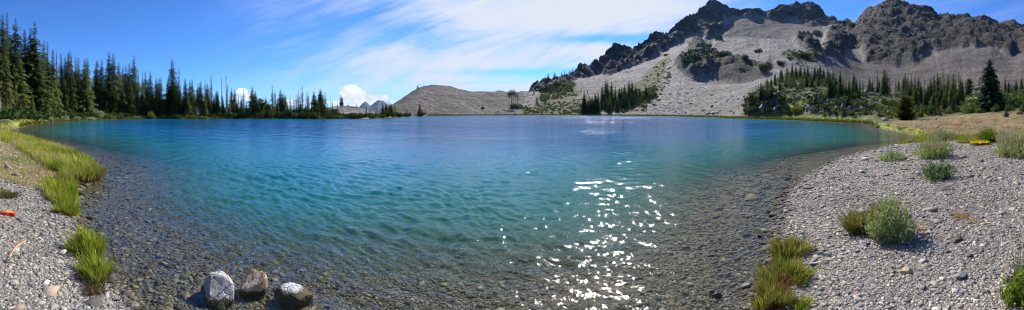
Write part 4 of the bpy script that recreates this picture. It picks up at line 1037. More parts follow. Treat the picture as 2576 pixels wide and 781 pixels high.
# shore outcrop across the lake
def outcrop(px, y, wpx, hpx, label, seed, D=None, mat=None):
    D = D or dist_at_row(px, y, r0(px) - 1); z = ground(px, D)
    w = wpx*D/F*0.5; h = hpx*D/F
    rock('outcrop', px, D + w*0.3, z + h*0.25, (w, w*0.7, h*0.8), (0, 0, seed*0.7), mat or M_RK, label, seed, 'rock outcrop', 'rock outcrops by the lake', 16, 4)
for i, (px, y, w, h, lab) in enumerate([(622,366,50,32,'big light grey cliff-like rock on the wooded shore'),(650,364,26,24,'darker rock joined to the right of the big shore rock'),(677,362,22,16,'small grey rock right of the shore outcrops'),
     (497,330,16,12,'pale rock half hidden in trees left of the tall pair'),(1072,330,16,7,'pale conical rock at the feet of the hilltop pair of trees'),
     (2560,352,26,18,'blue-grey boulder above the bright willow mound'),(2540,350,22,14,'grey boulder left of the blue-grey one'),(2576,324,22,16,'boulder beneath the bushy fir'),(2594,340,12,6,'small white boulder on the heath'),
     (2630,352,16,12,'boulder at the left end of the broken bank'),(2655,348,22,16,'grey boulder in the middle of the broken bank'),(2672,356,24,14,'low boulder under the middle of the broken bank'),(2690,346,26,16,'upright grey boulder in the broken bank'),
     (2712,352,28,12,'light boulder at the right end of the broken bank'),(2700,364,32,8,'flat slab on the east waterline'),(2740,300,30,12,'pale rock pile below the bench trees'),(2762,308,16,9,'rock right of the pale pile'),
     (2725,290,22,10,'pale rock above the pile'),(3185,283,20,16,'pale boulder on the slope near the right edge'),(3205,288,14,8,'smaller pale boulder beside the slope one'),(2795,358,26,10,'pale flat boulder left of the yellow-green pine'),
     (2885,350,20,10,'reddish rock behind the dark spreading bush'),(2770,322,18,9,'grey rock on the open bench'),(2360,352,30,20,'shaded dark rock at the left of the steep bank'),(2400,350,34,22,'shaded dark rock in the middle of the steep bank'),
     (2440,352,30,20,'shaded dark rock at the right of the steep bank'),(2248,358,40,9,'low dark rock mound with small fir on the far shore'),(2225,360,24,7,'small dark rock left of the low mound')]):
    outcrop(px, y, w, h, lab, 200+i)

# scattered talus on the bench and the slope feet (beyond counting)
def talus():
    r = np.random.default_rng(21); Vs = []; n0 = 0; Fs = []; Cs = []
    base = rock_np()
    spots = []
    def zone(n, pxa, pxb, ya, yb, s0, s1):
        for i in range(n):
            px = r.uniform(pxa, pxb); y = r.uniform(ya, yb); D = dist_at_row(px, y, r0(px) + 1.5)
            if D > 900: continue
            spots.append((px, D, s0 * (s1/s0)**(r.random()**2.5)))
    zone(420, 2500, 2800, 300, 366, .18, .9); zone(260, 1640, 1840, 322, 360, .3, 1.3); zone(220, 1950, 2160, 320, 362, .3, 1.2); zone(160, 2700, 3000, 298, 345, .15, .7)
    zone(260, 1250, 1660, 300, 360, .25, .9); zone(420, 2080, 2340, 255, 362, .3, 1.4); zone(140, 1050, 1180, 332, 368, .2, .7); zone(160, 1850, 2150, 210, 300, .5, 1.6); zone(120, 2540, 2640, 120, 240, .6, 2.2); zone(120, 3060, 3220, 268, 340, .15, .6)
    zone(300, 2200, 2560, 128, 190, .5, 1.5); zone(60, 2880, 3200, 340, 380, .1, .35)
    V, Fc, C = scatter_rocks([(pt(px, D, ground(px, D)), s) for px, D, s in spots], base, r, [(0.17,0.16,0.155),(0.25,0.24,0.23),(0.38,0.36,0.34),(0.12,0.11,0.105)], 0.75)
    me = mesh_np('talus', V, Fc); add_col(me, 'col', C)
    o = obj('talus_boulders', me, M_STONE); tag(o, 'loose grey talus blocks strewn over the slopes and bench', 'talus', kind='stuff')
def rock_np():
    out = []
    for sd in range(8):
        r = np.random.default_rng(500+sd)
        # an irregular slab: a skewed box with chipped corners
        b = np.array([[-1,-1,-1],[1,-1,-1],[1,1,-1],[-1,1,-1],[-1,-1,1],[1,-1,1],[1,1,1],[-1,1,1]], float)
        b += r.uniform(-.38, .38, b.shape); b[4:] *= r.uniform(.55, .9); b[r.integers(0,4)] *= 0.6
        out.append(b)
    return out
BOXF = np.array([[0,3,2,1],[4,5,6,7],[0,1,5,4],[1,2,6,5],[2,3,7,6],[3,0,4,7]])
def scatter_rocks(spots, base, r, cols, flat, tilt=0.35):
    n = len(spots)
    P = np.array([tuple(p) for p, _ in spots]); S = np.array([s for _, s in spots])
    k = r.integers(0, len(base), n); B = np.array(base)[k]
    fl = flat * r.uniform(.5, 1.1, n); el = r.uniform(.55, 1.0, n)
    B = B * np.stack([S*0.5, S*0.5*el, S*0.5*fl], -1)[:, None, :]
    a = r.uniform(0, 6.28, n); tx = r.normal(0, tilt, n); ty = r.normal(0, tilt, n)
    # tilt about x and y, then spin
    y1 = B[..., 1]*np.cos(tx)[:,None] - B[..., 2]*np.sin(tx)[:,None]; z1 = B[..., 1]*np.sin(tx)[:,None] + B[..., 2]*np.cos(tx)[:,None]
    x2 = B[..., 0]*np.cos(ty)[:,None] + z1*np.sin(ty)[:,None]; z2 = -B[..., 0]*np.sin(ty)[:,None] + z1*np.cos(ty)[:,None]
    x3 = x2*np.cos(a)[:,None] - y1*np.sin(a)[:,None]; y3 = x2*np.sin(a)[:,None] + y1*np.cos(a)[:,None]
    V = np.stack([x3 + P[:,0:1], y3 + P[:,1:2], z2 + P[:,2:3] + (S*0.5*fl*0.45)[:,None]], -1).reshape(-1, 3)
    Fc = (BOXF[None] + (np.arange(n)*8)[:, None, None]).reshape(-1, 4)
    cc = np.array(cols)[r.integers(0, len(cols), n)] * r.uniform(.75, 1.25, n)[:, None]
    C = np.repeat(cc, 8, axis=0)
    return V, Fc, C
M_STONE = vcol_mat('loose_stone')
talus()

# low scrub and young growth too thick to count
def scrub_cover(name, label, zones, seed, mat):
    r = np.random.default_rng(seed); base = [shrub_mesh(700+k, 46, 0.30, 0.8, 4, 0.4).reshape(-1, 3) for k in range(6)]
    Vs = []
    for n, pxs, ya, yb, s0, s1 in zones:
        xs = [p for p, _, _ in pxs]
        for i in range(n):
            px = r.uniform(xs[0], xs[-1]); t_ = r.random(); y0 = np.interp(px, xs, [b for _, b, _ in pxs]); y1 = np.interp(px, xs, [c for _, _, c in pxs])
            D = dist_at_row(px, y0 + (y1-y0)*t_, r0(px) + 0.8)
            if D > 600: continue
            z = ground(px, D); sz = r.uniform(s0, s1); p = pt(px, D, z - 0.05*sz); a = r.uniform(0, 6.28); v = base[i % 6]
            Vs.append(np.stack([(v[:,0]*math.cos(a)-v[:,1]*math.sin(a))*sz + p.x, (v[:,0]*math.sin(a)+v[:,1]*math.cos(a))*sz + p.y, v[:,2]*sz*1.1 + p.z], -1))
    V = np.vstack(Vs); tag(obj(name, mesh_np(name, V, np.arange(len(V)).reshape(-1, 3)), mat), label, 'undergrowth', kind='stuff')
B1 = [(-60,340,376),(120,345,380),(240,330,374),(420,350,370),(700,352,371),(1030,355,371)]
scrub_cover('undergrowth', 'dark undergrowth beneath the west forest and the wooded point', [(900, B1, 0, 0, .5, 1.5), (420, [(690,352,371),(1060,350,371)], 0, 0, .6, 1.5), (160, [(1050,364,372),(1290,362,366)], 0, 0, .5, 1.1)], 81, M_BUSHD)
scrub_cover('heath', 'olive heath and low shrubs covering the slopes and the east bench', [(260, [(230,325,372),(300,338,374)], 0, 0, .4, 1.0), (420, [(2340,322,362),(2460,270,364),(2560,282,366),(2720,298,366),(2850,325,380),(3030,325,352)], 0, 0, .3, 1.1),
    (260, [(1640,335,360),(1840,312,358)], 0, 0, .5, 1.4), (260, [(1950,335,360),(2060,212,345),(2110,180,250)], 0, 0, .6, 1.8), (200, [(3020,292,352),(3220,285,345)], 0, 0, .3, 1.0), (220, [(1700,272,322),(1810,250,300)], 0, 0, .6, 1.8)], 82, M_BUSHO)
scrub_cover('heath', 'dark green dwarf conifers and shrubs of the east bench', [(230, [(2340,300,362),(2460,262,330),(2560,275,345),(2720,292,350),(2850,305,372),(3030,312,340)], 0, 0, .4, 1.4), (140, [(3040,300,352),(3220,285,340)], 0, 0, .4, 1.2),
    (200, [(1955,330,352),(2062,268,318)], 0, 0, .8, 2.2), (120, [(2140,165,205),(2260,150,182)], 0, 0, .8, 2.4), (90, [(2650,75,110),(2870,28,120)], 0, 0, 1.2, 3.2), (70, [(2460,160,205),(2600,160,200)], 0, 0, 1.0, 2.4)], 83, M_BUSHD)

# ------------------------------------------------------------------ beach shingle
ENVI = np.arange(1500)
def ground_many(px, r):
    f = np.clip(np.round(np.interp((px-CX)/F, AZ[:1500], np.arange(1500))).astype(int), 0, 1499)
    # near rows are geometric between 0.7 and D0
    t = np.log(r/0.7) / np.log(D0[f]/0.7) * (NN-1)
    i = np.clip(np.floor(t).astype(int), 0, NN-2); q = np.clip(t - i, 0, 1)
    return ZG[f, i]*(1-q) + ZG[f, i+1]*q
def shingle(name, label, n, pxr, wet, cols, smul, seed, rmax):
    r = np.random.default_rng(seed)
    # sample in screen rows so that the near ground gets most stones; real size grows slowly with distance
    px = r.uniform(pxr[0], pxr[1], n); inv = r.uniform(1/rmax, 1/2.6, n); rad = 1/inv
    x = np.sin(az_of(px))*rad; y = np.cos(az_of(px))*rad
    s = sdist(x, y)
    keep = (s < 0.05) if not wet else ((s > -0.1) & (s < 6))
    lgm = np.zeros(n, bool)
    if not wet:
        z = ground_many(px, rad); yy = HY - F*(z-H)/rad
        g1 = inpoly(px, yy, [(0,530),(130,530),(170,600),(205,640),(240,690),(300,690),(300,300),(-700,300),(-700,530)])
        keep &= ~(g1 & (px < 320) & (r.random(n) > 0.08))
        keep &= ~((px > 2600) & (yy < 446))
    px, rad, x, y, s = px[keep], rad[keep], x[keep], y[keep], s[keep]
    z = ground_many(px, rad)
    size = smul * (0.010 + 0.0042*rad) * np.exp(np.clip(r.normal(0, 0.55, len(px)), -1.2, 1.5))
    edge = np.exp(-np.abs(s)/0.5)
    size *= 1 + 0.5*edge
    if not wet: size *= np.where(r.random(len(px)) < 0.022, r.uniform(1.8, 3.0, len(px)), 1.0)
    sp = [(Vector((a, b, c)), d) for a, b, c, d in zip(x, y, z, size)]
    V, Fc, C = scatter_rocks(sp, rock_np(), r, cols, 0.34, 0.2)
    if not wet: C = C * np.repeat(0.45 + 0.55*smooth01((-s - 0.02 - 0.12*fbm(x*2, y*2, x*0, 2))/0.28), 8)[:, None] * np.repeat(0.93 + 0.30*fbm(x*0.6, y*0.6, x*0+5, 4), 8)[:, None]
    me = mesh_np(name, V, Fc); add_col(me, 'col', C)
    o = obj(name, me, M_STONE); tag(o, label, 'shingle', kind='stuff')
DRY = [(0.16,0.152,0.138),(0.21,0.20,0.182),(0.25,0.238,0.215),(0.29,0.275,0.245),(0.22,0.215,0.21),(0.33,0.305,0.26),(0.37,0.30,0.22),(0.27,0.225,0.175),(0.48,0.44,0.37),(0.13,0.123,0.11)]
DRY_E = DRY + [(0.30,0.235,0.18),(0.34,0.28,0.22),(0.24,0.20,0.175)]
shingle('beach_shingle', 'grey slaty shingle covering the west beach', 70000, (-60, 480), False, DRY, 0.52, 31, 14)
shingle('beach_shingle', 'grey and tan slaty shingle covering the east beach', 150000, (2280, 3290), False, DRY_E, 0.52, 32, 24)
shingle('lakebed_stones', 'brown stones on the lake bed in the shallows', 90000, (180, 2520), True, [(0.055,0.047,0.028),(0.08,0.068,0.04),(0.12,0.10,0.058),(0.035,0.032,0.024),(0.16,0.135,0.085),(0.08,0.076,0.055)], 0.78, 33, 16)

# ------------------------------------------------------------------ grass
def blades(P, h, w, r, cols, lean=0.35, droop=0.25, segs=2, leandir=None):
    n = len(P); a = r.uniform(0, 6.28, n)
    la = r.uniform(0, 6.28, n) if leandir is None else leandir + r.normal(0, .5, n)
    ln = h * np.abs(r.normal(lean, lean*0.5, n))
    W = np.stack([np.cos(a), np.sin(a), a*0], -1) * (w*0.5)[:, None]
    Ld = np.stack([np.cos(la)*ln, np.sin(la)*ln, a*0], -1); up = np.array([0, 0, 1.0])
    m = P + Ld*0.3 + up*(h*0.6)[:, None]; tp = P + Ld*1.0 + up*(h*(1-droop*r.random(n)))[:, None]
    V = np.stack([P-W, P+W, m+W*0.8, m-W*0.8, tp], 1).reshape(-1, 3)
    b = (np.arange(n)*5)[:, None]
    Q = b + np.array([[0,1,2,3]]); T_ = b + np.array([[3,2,4]])
    cc = np.array(cols)[r.integers(0, len(cols), n)] * r.uniform(.75, 1.25, n)[:, None]
    return V, Q, T_, np.repeat(cc, 5, 0)
M_GRASS = vcol_mat('grass_blades', 0.3)
def grass_patch(name, label, n, poly, h, w, cols, seed, rr_, kind='stuff', cond=None, screen=True, pxr=None, lean=0.35):
    r = np.random.default_rng(seed); poly = np.array(poly, float)
    px = r.uniform(poly[:,0].min(), poly[:,0].max(), n); rad = 1/r.uniform(1/rr_[1], 1/rr_[0], n)
    z = ground_many(px, np.minimum(rad, np.interp(px, [p for p,_ in R0], [q for _,q in R0])))
    fr = rad > np.interp(px, [p for p,_ in R0], [q for _,q in R0])
    for i in np.where(fr)[0]: z[i] = ground(px[i], rad[i])
    x = np.sin(az_of(px))*rad; y = np.cos(az_of(px))*rad; s = sdist(x, y)
    row = HY - F*(z-H)/rad
    k = inpoly(px + r.normal(0, 7, n), row + 5*fbm(x*1.1+3, y*1.1, x*0, 3)*np.clip(14/rad, .4, 1.5)*2, poly) & (s < 0.12)
    clump = fbm(x*1.5, y*1.5, x*0+seed, 3); k &= clump > -0.35 + 0*x
    px, rad, x, y, z, s, clump = [q[k] for q in (px, rad, x, y, z, s, clump)]
    P = np.stack([x, y, np.maximum(z, -0.05)-0.01], -1)
    hh = h*r.uniform(.5, 1.15, len(P))*(1+0.5*np.clip(clump, -.5, .8)); ww = w*(0.5+0.14*rad)
    V, Q, T_, C = blades(P, hh, ww, r, cols, lean)
    ci = np.clip(((0.5 + 1.25*fbm(x*0.55+seed, y*0.55, x*0+1, 4)) + r.normal(0, .14, len(x))) * len(cols), 0, len(cols)-1).astype(int)
    C = np.repeat(np.array(cols)[ci] * r.uniform(.7, 1.25, len(x))[:, None], 5, 0)
    me = mesh_np(name, V, [Q, T_]); add_col(me, 'col', C)
    o = obj(name, me, M_GRASS); tag(o, label, 'grass', kind='stuff')
GREEN = [(0.15,0.21,0.022),(0.24,0.30,0.03),(0.34,0.38,0.05),(0.42,0.44,0.08),(0.50,0.46,0.14),(0.46,0.38,0.17)]
DRYG = [(0.48,0.39,0.19),(0.42,0.35,0.15),(0.54,0.46,0.26),(0.34,0.33,0.10)]
grass_patch('shore_grass', 'long yellow-green grass along the west bank', 60000, [(-60,385),(30,395),(70,412),(130,440),(200,470),(300,500),(300,560),(220,585),(190,560),(150,525),(100,498),(60,470),(0,440),(-60,435)], 0.40, 0.006, GREEN, 41, (8.5, 45), lean=.45)
grass_patch('shore_grass', 'short green grass on the gravel by the west waterline', 9000, [(140,575),(235,575),(245,640),(215,680),(180,650),(130,600)], 0.26, 0.007, GREEN, 42, (5.5, 10), lean=.45)
grass_patch('dry_grass', 'trampled dry tan grass behind the green west bank', 26000, [(-60,430),(0,446),(60,478),(130,505),(210,560),(200,600),(130,575),(120,535),(60,530),(-60,532),(-60,575),(60,575),(120,590),(0,548)], 0.10, 0.008, DRYG, 43, (7, 30), lean=.8)
grass_patch('dry_grass', 'trampled dry tan grass between two bare gravel patches', 16000, [(-60,528),(130,530),(170,590),(110,592),(50,578),(-60,560)], 0.08, 0.007, DRYG, 44, (7, 14), lean=.9)
grass_patch('shore_grass', 'bright yellow-green grass fringing the east meadow shore', 22000, [(2735,396),(2770,402),(2850,418),(2920,424),(3000,430),(3130,440),(3130,450),(2890,450),(2800,462),(2770,470),(2700,480),(2880,440),(2860,424),(2800,412),(2735,402)], 0.33, 0.007, [(0.28,0.29,0.02),(0.22,0.26,0.025),(0.36,0.35,0.03),(0.15,0.19,0.02)], 45, (19.5, 60))
grass_patch('meadow_grass', 'dry tan and reddish meadow growth on the east bank', 34000, [(2760,396),(2900,376),(3000,366),(3100,357),(3290,350),(3290,446),(3100,442),(2900,422)], 0.16, 0.010, [(0.20,0.25,0.05),(0.32,0.34,0.07),(0.46,0.38,0.20),(0.58,0.49,0.35),(0.62,0.53,0.39),(0.50,0.34,0.21),(0.42,0.19,0.09),(0.30,0.22,0.10)], 46, (21.5, 60), lean=.6)
# narrow green fringe all round the far shore
def fringe():
    r = np.random.default_rng(47); n = 26000
    px = r.uniform(60, 2760, n); px = px[(px < 1080) | (px > 1345)]
    dd = np.abs(r.normal(0, 1.6, len(px))); rad = np.interp(px, [p for p,_ in R0], [q for _,q in R0]) + dd - 0.6
    x = np.sin(az_of(px))*rad; y = np.cos(az_of(px))*rad; s = sdist(x, y)
    k = (s < 0.3); px, rad, x, y = px[k], rad[k], x[k], y[k]
    z = np.array([ground(a, b) for a, b in zip(px, rad)])
    V, Q, T_, C = blades(np.stack([x, y, np.maximum(z, -0.05)], -1), r.uniform(.2, .55, len(px)), 0.0016*rad, r, [(0.10,0.13,0.018),(0.17,0.19,0.025),(0.24,0.24,0.035),(0.13,0.10,0.03)], 0.4)
    me = mesh_np('fringe', V, [Q, T_]); add_col(me, 'col', C)
    tag(obj('fringe_grass', me, M_GRASS), 'thin green grass edging the far waterline', 'grass', kind='stuff')
fringe()

def tuft(px, y, rad, h, label, cols, seed, n=900, brown=None, lean=.45, name='grass_tuft', cat='grass tuft', group='grass tufts at the waterline', ry=None):
    D = r_of(y, 0.1); z = ground(px, D); D = r_of(y, z); z = ground(px, D)
    r = np.random.default_rng(seed)
    q = np.sqrt(r.random(n))*rad*0.5; a = r.uniform(0, 6.28, n)
    P = np.stack([q*np.cos(a), q*np.sin(a)*(ry or 1), q*0], -1)
    hh = h*np.clip(r.normal(.8, .27, n), .2, 1.45)*(1-0.35*q/rad)*(1 + .25*np.sin(a*2+seed) + .15*np.sin(a*3+seed*3)); P[:, :2] *= (1 + .35*np.sin(a*3+seed*2.1) + r.normal(0, .12, n))[:, None]
    root = empty(name, pt(px, D, z-0.01)); tag(root, label, cat, group)
    V, Q, T_, C = blades(P, hh, np.full(n, 0.0016*D*0.9+0.002), r, cols, lean*0.6)
    # splay outwards
    out = np.repeat(P[:, :2], 5, 0); V[:, :2] += out*0.9*(V[:, 2:3]/h)
    me = mesh_np('blades', V, [Q, T_]); add_col(me, 'col', C); obj('blades', me, M_GRASS, root)
    if name == 'moss_mat': return root
    m = max(90, int(n*.42)); q = np.sqrt(r.random(m))*rad*0.64; a = r.uniform(0, 6.28, m)
    V, Q, T_, C = blades(np.stack([q*np.cos(a), q*np.sin(a)*(ry or 1), q*0], -1), h*r.uniform(.2, .6, m), np.full(m, 0.0022*D+0.002), r, brown or [(0.20,0.14,0.07),(0.28,0.20,0.10),(0.14,0.09,0.04)], .8)
    me = mesh_np('dead_blades', V, [Q, T_]); add_col(me, 'col', C); obj('dead_blades', me, M_GRASS, root)
    return root
BRG = [(0.26,0.34,0.025),(0.36,0.42,0.04),(0.18,0.25,0.02),(0.44,0.46,0.08)]
RDG = [(0.20,0.27,0.025),(0.30,0.34,0.04),(0.28,0.15,0.07),(0.40,0.38,0.07)]
RB = [(0.22,0.09,0.05),(0.16,0.07,0.04),(0.26,0.16,0.08)]
tuft(275,795,.34,.34,'tall bright green grass tuft, upper of the two on the west waterline',BRG,51,1500)
tuft(298,870,.30,.27,'bright green grass tuft, lower of the two on the west waterline',BRG,52,1400)
tuft(292,915,.20,.13,'brown withered grass clump below the bright green tufts',[(0.20,0.16,0.08),(0.14,0.11,0.05),(0.26,0.2,0.11)],53,400)
tuft(215,670,.34,.22,'short green grass tuft above the waterline on the west beach',BRG,54,900)
tuft(205,615,.34,.30,'green grass tuft beside the grey block',BRG,55,1000)
tuft(8,615,.45,.14,'low dull green clump at the left edge of the gravel',[(0.14,0.15,0.05),(0.2,0.19,0.07)],56,700)
tuft(148,628,.14,.10,'tiny grey-green weed left of the grey block',[(0.2,0.2,0.1)],57,200)
tuft(262,560,.9,.5,'large overhanging grass clump at the corner of the west bank',GREEN,58,2600)
tuft(2480,800,.36,.24,'reddish green sedge tuft, topmost of three on the east waterline',RDG,59,1400,RB)
tuft(2468,875,.36,.24,'green and rust sedge tuft, middle of three on the east waterline',RDG,60,1300,RB)
tuft(2508,875,.28,.14,'yellow-green low sedge joined to the middle tuft',BRG,61,800,RB)
tuft(2425,958,.30,.25,'rust and green sedge tuft, lowest of three on the east waterline',RDG,62,1200,RB)
tuft(2450,925,.16,.20,'thin reddish sedge between the middle and lowest tufts',RB,63,350,RB)
tuft(2520,968,.16,.10,'small bright green grass clump at the bottom of the east beach',BRG,64,500)
tuft(3115,447,1.0,.62,'large round bright green grass clump beside the yellow flowers',[(0.13,0.21,0.015),(0.18,0.26,0.02),(0.10,0.16,0.012)],65,2000)
tuft(3060,449,1.3,.28,'low green grass strip left of the large round clump',GREEN,66,1200)
tuft(3180,436,1.4,.35,'yellow-green grass clump at the meadow edge on the right',GREEN,67,1200)

# ------------------------------------------------------------------ leafy herbs on the beach
M_HERB = vcol_mat('herb_leaves', 0.35)
def herb(px, y, w, h, label, cols, seed, n=1500, stalks=40, scol=(0.33,0.31,0.13), leaf=0.022, name='herb_clump', cat='plant', sh=1.35):
    D = r_of(y, 0.25); z = ground(px, D); D = r_of(y, z); z = ground(px, D)
    D += w*0.25; r = np.random.default_rng(seed)
    root = empty(name, pt(px, D, z-0.02)); tag(root, label, cat, 'leafy plants on the east beach')
    # many upright leafy shoots
    ns = max(30, n//14); a = r.uniform(0, 6.28, ns); q = np.sqrt(r.random(ns))*w*0.5
    bx, by = q*np.cos(a)*0.55, q*np.sin(a)*0.55
    hx = h*(1.1 - 0.6*(q/(w*0.5))**2)*r.uniform(.45, 1.2, ns)*(1 + 0.22*np.sin(a*2+seed) + 0.15*np.sin(a*5+seed*2))
    rag = 1 + 0.28*np.sin(a*3+seed*1.7) + r.normal(0, .10, ns)
    tx, ty = q*np.cos(a)*rag, q*np.sin(a)*rag
    k = r.integers(0, ns, n); t = r.uniform(0.12, 1.0, n)
    p = np.stack([bx[k]*(1-t)+tx[k]*t, by[k]*(1-t)+ty[k]*t, hx[k]*t], -1) + r.normal(0, leaf*0.5, (n, 3))
    d = r.normal(size=(n, 3)); d[:, 2] = np.abs(d[:, 2])+0.5; d /= np.linalg.norm(d, axis=1)[:, None]
    wv = np.cross(d, r.normal(size=(n, 3))); wv /= np.linalg.norm(wv, axis=1)[:, None]
    ls = (leaf*r.uniform(.7, 1.5, n))[:, None]
    V = np.stack([p, p + d*ls*0.8 + wv*ls*0.32, p + d*ls*1.7, p + d*ls*0.8 - wv*ls*0.32], 1).reshape(-1, 3)
    V[:, 2] = np.maximum(V[:, 2], 0.0)
    C = np.repeat(np.array(cols)[r.integers(0, len(cols), n)]*r.uniform(.75, 1.25, n)[:, None], 4, 0)
    VV = [V]; Q4 = [np.arange(n*4).reshape(-1, 4)]; T3 = []; CC = [C]; nv = n*4
    if stalks:
        a = r.uniform(0, 6.28, stalks); q = np.sqrt(r.random(stalks))*w*0.42; m = 14
        P = np.stack([q*np.cos(a), q*np.sin(a), q*0], -1)
        hs = h*sh*r.uniform(.7, 1.1, stalks)*(1-0.3*q/w)
        V1, Q1, T1, C1 = blades(P, hs, np.full(stalks, 0.0012*D+.0015), r, [scol], .12, 0.0)
        VV.append(V1); Q4.append(Q1+nv); T3.append(T1+nv); CC.append(C1); nv += len(V1)
        n2 = stalks*m; k = np.repeat(np.arange(stalks), m); t = np.tile(np.linspace(.55, 1.0, m), stalks)
        tip = V1.reshape(-1, 5, 3)[:, 4]
        p = P[k]*(1-t)[:, None] + tip[k]*t[:, None] + r.normal(0, leaf*0.25, (n2, 3))
        d = r.normal(size=(n2, 3))*leaf*0.6; e = r.normal(size=(n2, 3))*leaf*0.4
        VV.append(np.stack([p, p+d, p+e], 1).reshape(-1, 3)); T3.append(np.arange(n2*3).reshape(-1, 3)+nv); CC.append(np.repeat(np.array([scol])*r.uniform(.7, 1.3, n2)[:, None], 3, 0))
    nl = n//7; a = r.uniform(0, 6.28, nl); q = w*0.5*np.abs(r.normal(.75, .3, nl))
    p = np.stack([q*np.cos(a), q*np.sin(a), 0.03 + 0.03*r.random(nl)], -1); d = r.normal(size=(nl, 3))*[1,1,.15]*leaf; e = r.normal(size=(nl, 3))*[1,1,.15]*leaf*.6
    VV.append(np.stack([p, p+d, p+e], 1).reshape(-1, 3)); T3.append(np.arange(nl*3).reshape(-1, 3)+nv); CC.append(np.repeat(np.array([(0.22,0.17,0.09)])*r.uniform(.5, 1.4, nl)[:, None], 3, 0)); nv += nl*3
    fl_ = [np.vstack(Q4)] + ([np.vstack(T3)] if T3 else [])
    me = mesh_np('foliage', np.vstack(VV), fl_); add_col(me, 'col', np.vstack(CC)); obj('foliage', me, M_HERB, root)
    return root
SAGE = [(0.28,0.35,0.12),(0.37,0.43,0.17),(0.46,0.51,0.26),(0.22,0.30,0.09)]
SAGEY = [(0.30,0.35,0.08),(0.38,0.40,0.11),(0.24,0.30,0.07)]
herb(2800,768,.72,.50,'largest leafy lupine mound, sage green with seed stalks, on the east beach',SAGE,71,5200,46,(0.34,0.33,0.12),0.026)
tuft(2728,720,.46,.34,'yellow-brown rounded tuft behind the largest lupine mound',[(0.24,0.22,0.04),(0.30,0.26,0.06),(0.17,0.16,0.03)],72,1700,name='herb_clump',cat='plant',group='leafy plants on the east beach')
herb(2948,568,.95,.36,'dense dark green leafy mound alone in the middle of the beach',[(0.10,0.16,0.05),(0.15,0.22,0.08),(0.20,0.27,0.12)],73,2600,0,leaf=.034)
herb(2938,500,1.75,.60,'wide lupine with many dry seed stalks behind the dark green mound',SAGEY+SAGE,74,3400,110,(0.36,0.32,0.16),0.04)
herb(2807,508,1.25,.28,'low spreading grey-green plant near the east waterline',SAGE,75,1600,24,(0.36,0.34,0.20),0.04)
herb(3200,498,1.75,.75,'tall grassy lupine at the right edge of the beach',SAGE+SAGEY,76,3600,130,(0.36,0.32,0.16),0.042)
herb(2961,444,1.6,.62,'round silvery shrub at the beach crest beside the lake corner',[(0.24,0.28,0.14),(0.32,0.36,0.20),(0.18,0.24,0.11)],77,2200,20,(0.34,0.35,0.16),0.05)
herb(3172,452,1.7,.5,'whitish dry flower clump at the beach crest near the right edge',[(0.36,0.34,0.24),(0.28,0.28,0.16),(0.42,0.40,0.30)],78,1500,30,(0.42,0.40,0.30),0.045)
herb(3205,965,.34,.26,'bright green fir-like sprig at the bottom right corner',[(0.16,0.22,0.03),(0.22,0.28,0.04)],79,1200,0,leaf=.03)
herb(3215,890,.20,.34,'thin silvery weed above the bottom right sprig',[(0.26,0.30,0.18),(0.2,0.25,0.14)],80,500,8,leaf=.02)
# yellow flowers
fl = herb(3080,458,1.35,.14,'mat of bright yellow flowers on the beach crest',[(0.16,0.2,0.06),(0.22,0.26,0.1)],81,900,0,leaf=.05,name='flower_mat',cat='flowers')
r_ = np.random.default_rng(5); n = 700; a = r_.uniform(0, 6.28, n); q = np.sqrt(r_.random(n))*0.62
P = np.stack([q*np.cos(a)*1.05, q*np.sin(a)*0.8, 0.13 + 0.05*r_.random(n)], -1)
d = np.stack([np.cos(a*7), np.sin(a*7), a*0], -1)*0.034; e = np.stack([-np.sin(a*7), np.cos(a*7), a*0+0.3], -1)*0.034
V = np.stack([P-d, P-e, P+d, P+e], 1).reshape(-1, 3)
me = mesh_np('blossoms', V, np.arange(n*4).reshape(-1, 4)); add_col(me, 'col', np.repeat(np.array([[0.80,0.56,0.01]])*r_.uniform(.8, 1.1, n)[:, None], 4, 0)); obj('blossoms', me, M_HERB, fl)
# rust-coloured mats of dried cushion plant
for px, y, w, lab, sd in [(3060,668,.50,'orange-tan dried moss mat, largest on the east beach',1),(3022,676,.24,'small orange-tan moss mat left of the largest',2),(2868,688,.34,'reddish dried moss mat beside the lupine top',3),(2915,712,.28,'faint reddish moss mat right of the lupine',4)]:
    tuft(px, y, w*1.25, .022, lab, [(0.40,0.22,0.09),(0.46,0.28,0.13),(0.33,0.17,0.07)], 90+sd, 900, [(0.40,0.22,0.09)], 1.2, 'moss_mat', 'moss', 'dried moss mats on the beach', ry=.5)

# ------------------------------------------------------------------ the stick and the orange-red glove-like thing on the left beach
def stick():
    a = pt(28, r_of(773, .3)); b = pt(83, r_of(717, .3)); a.z = ground(28, a.xy.length)+.012; b.z = ground(83, b.xy.length)+.02
    root = empty('stick', a); tag(root, 'peeled tan stick lying on the west gravel', 'stick')
    d = b-a; P = [(d.x*t + .012*math.sin(t*9), d.y*t + .012*math.cos(t*7)-.012, d.z*t+.004*math.sin(t*5), .0135*(1.15-.45*t)) for t in np.linspace(0, 1, 9)]
    mt = plain_mat('peeled_wood', (0.42,0.24,0.11), (0.55,0.36,0.19), 8, 0.7)
    obj('shaft', tube_mesh('shaft', [P], 8), mt, root)
    kn = obj('knot', rock_mesh(7, 2, .3, 6, 'knot'), plain_mat('dark_knot', (0.18,0.10,0.06), (0.28,0.17,0.10), 8), root); kn.scale = (.022, .018, .018)
stick()
def bottle():
    D = r_of(646, .33); c = pt(24, D); c.z = ground(24, D) + .035
    root = empty('water_pistol', c, R(-25)); return root
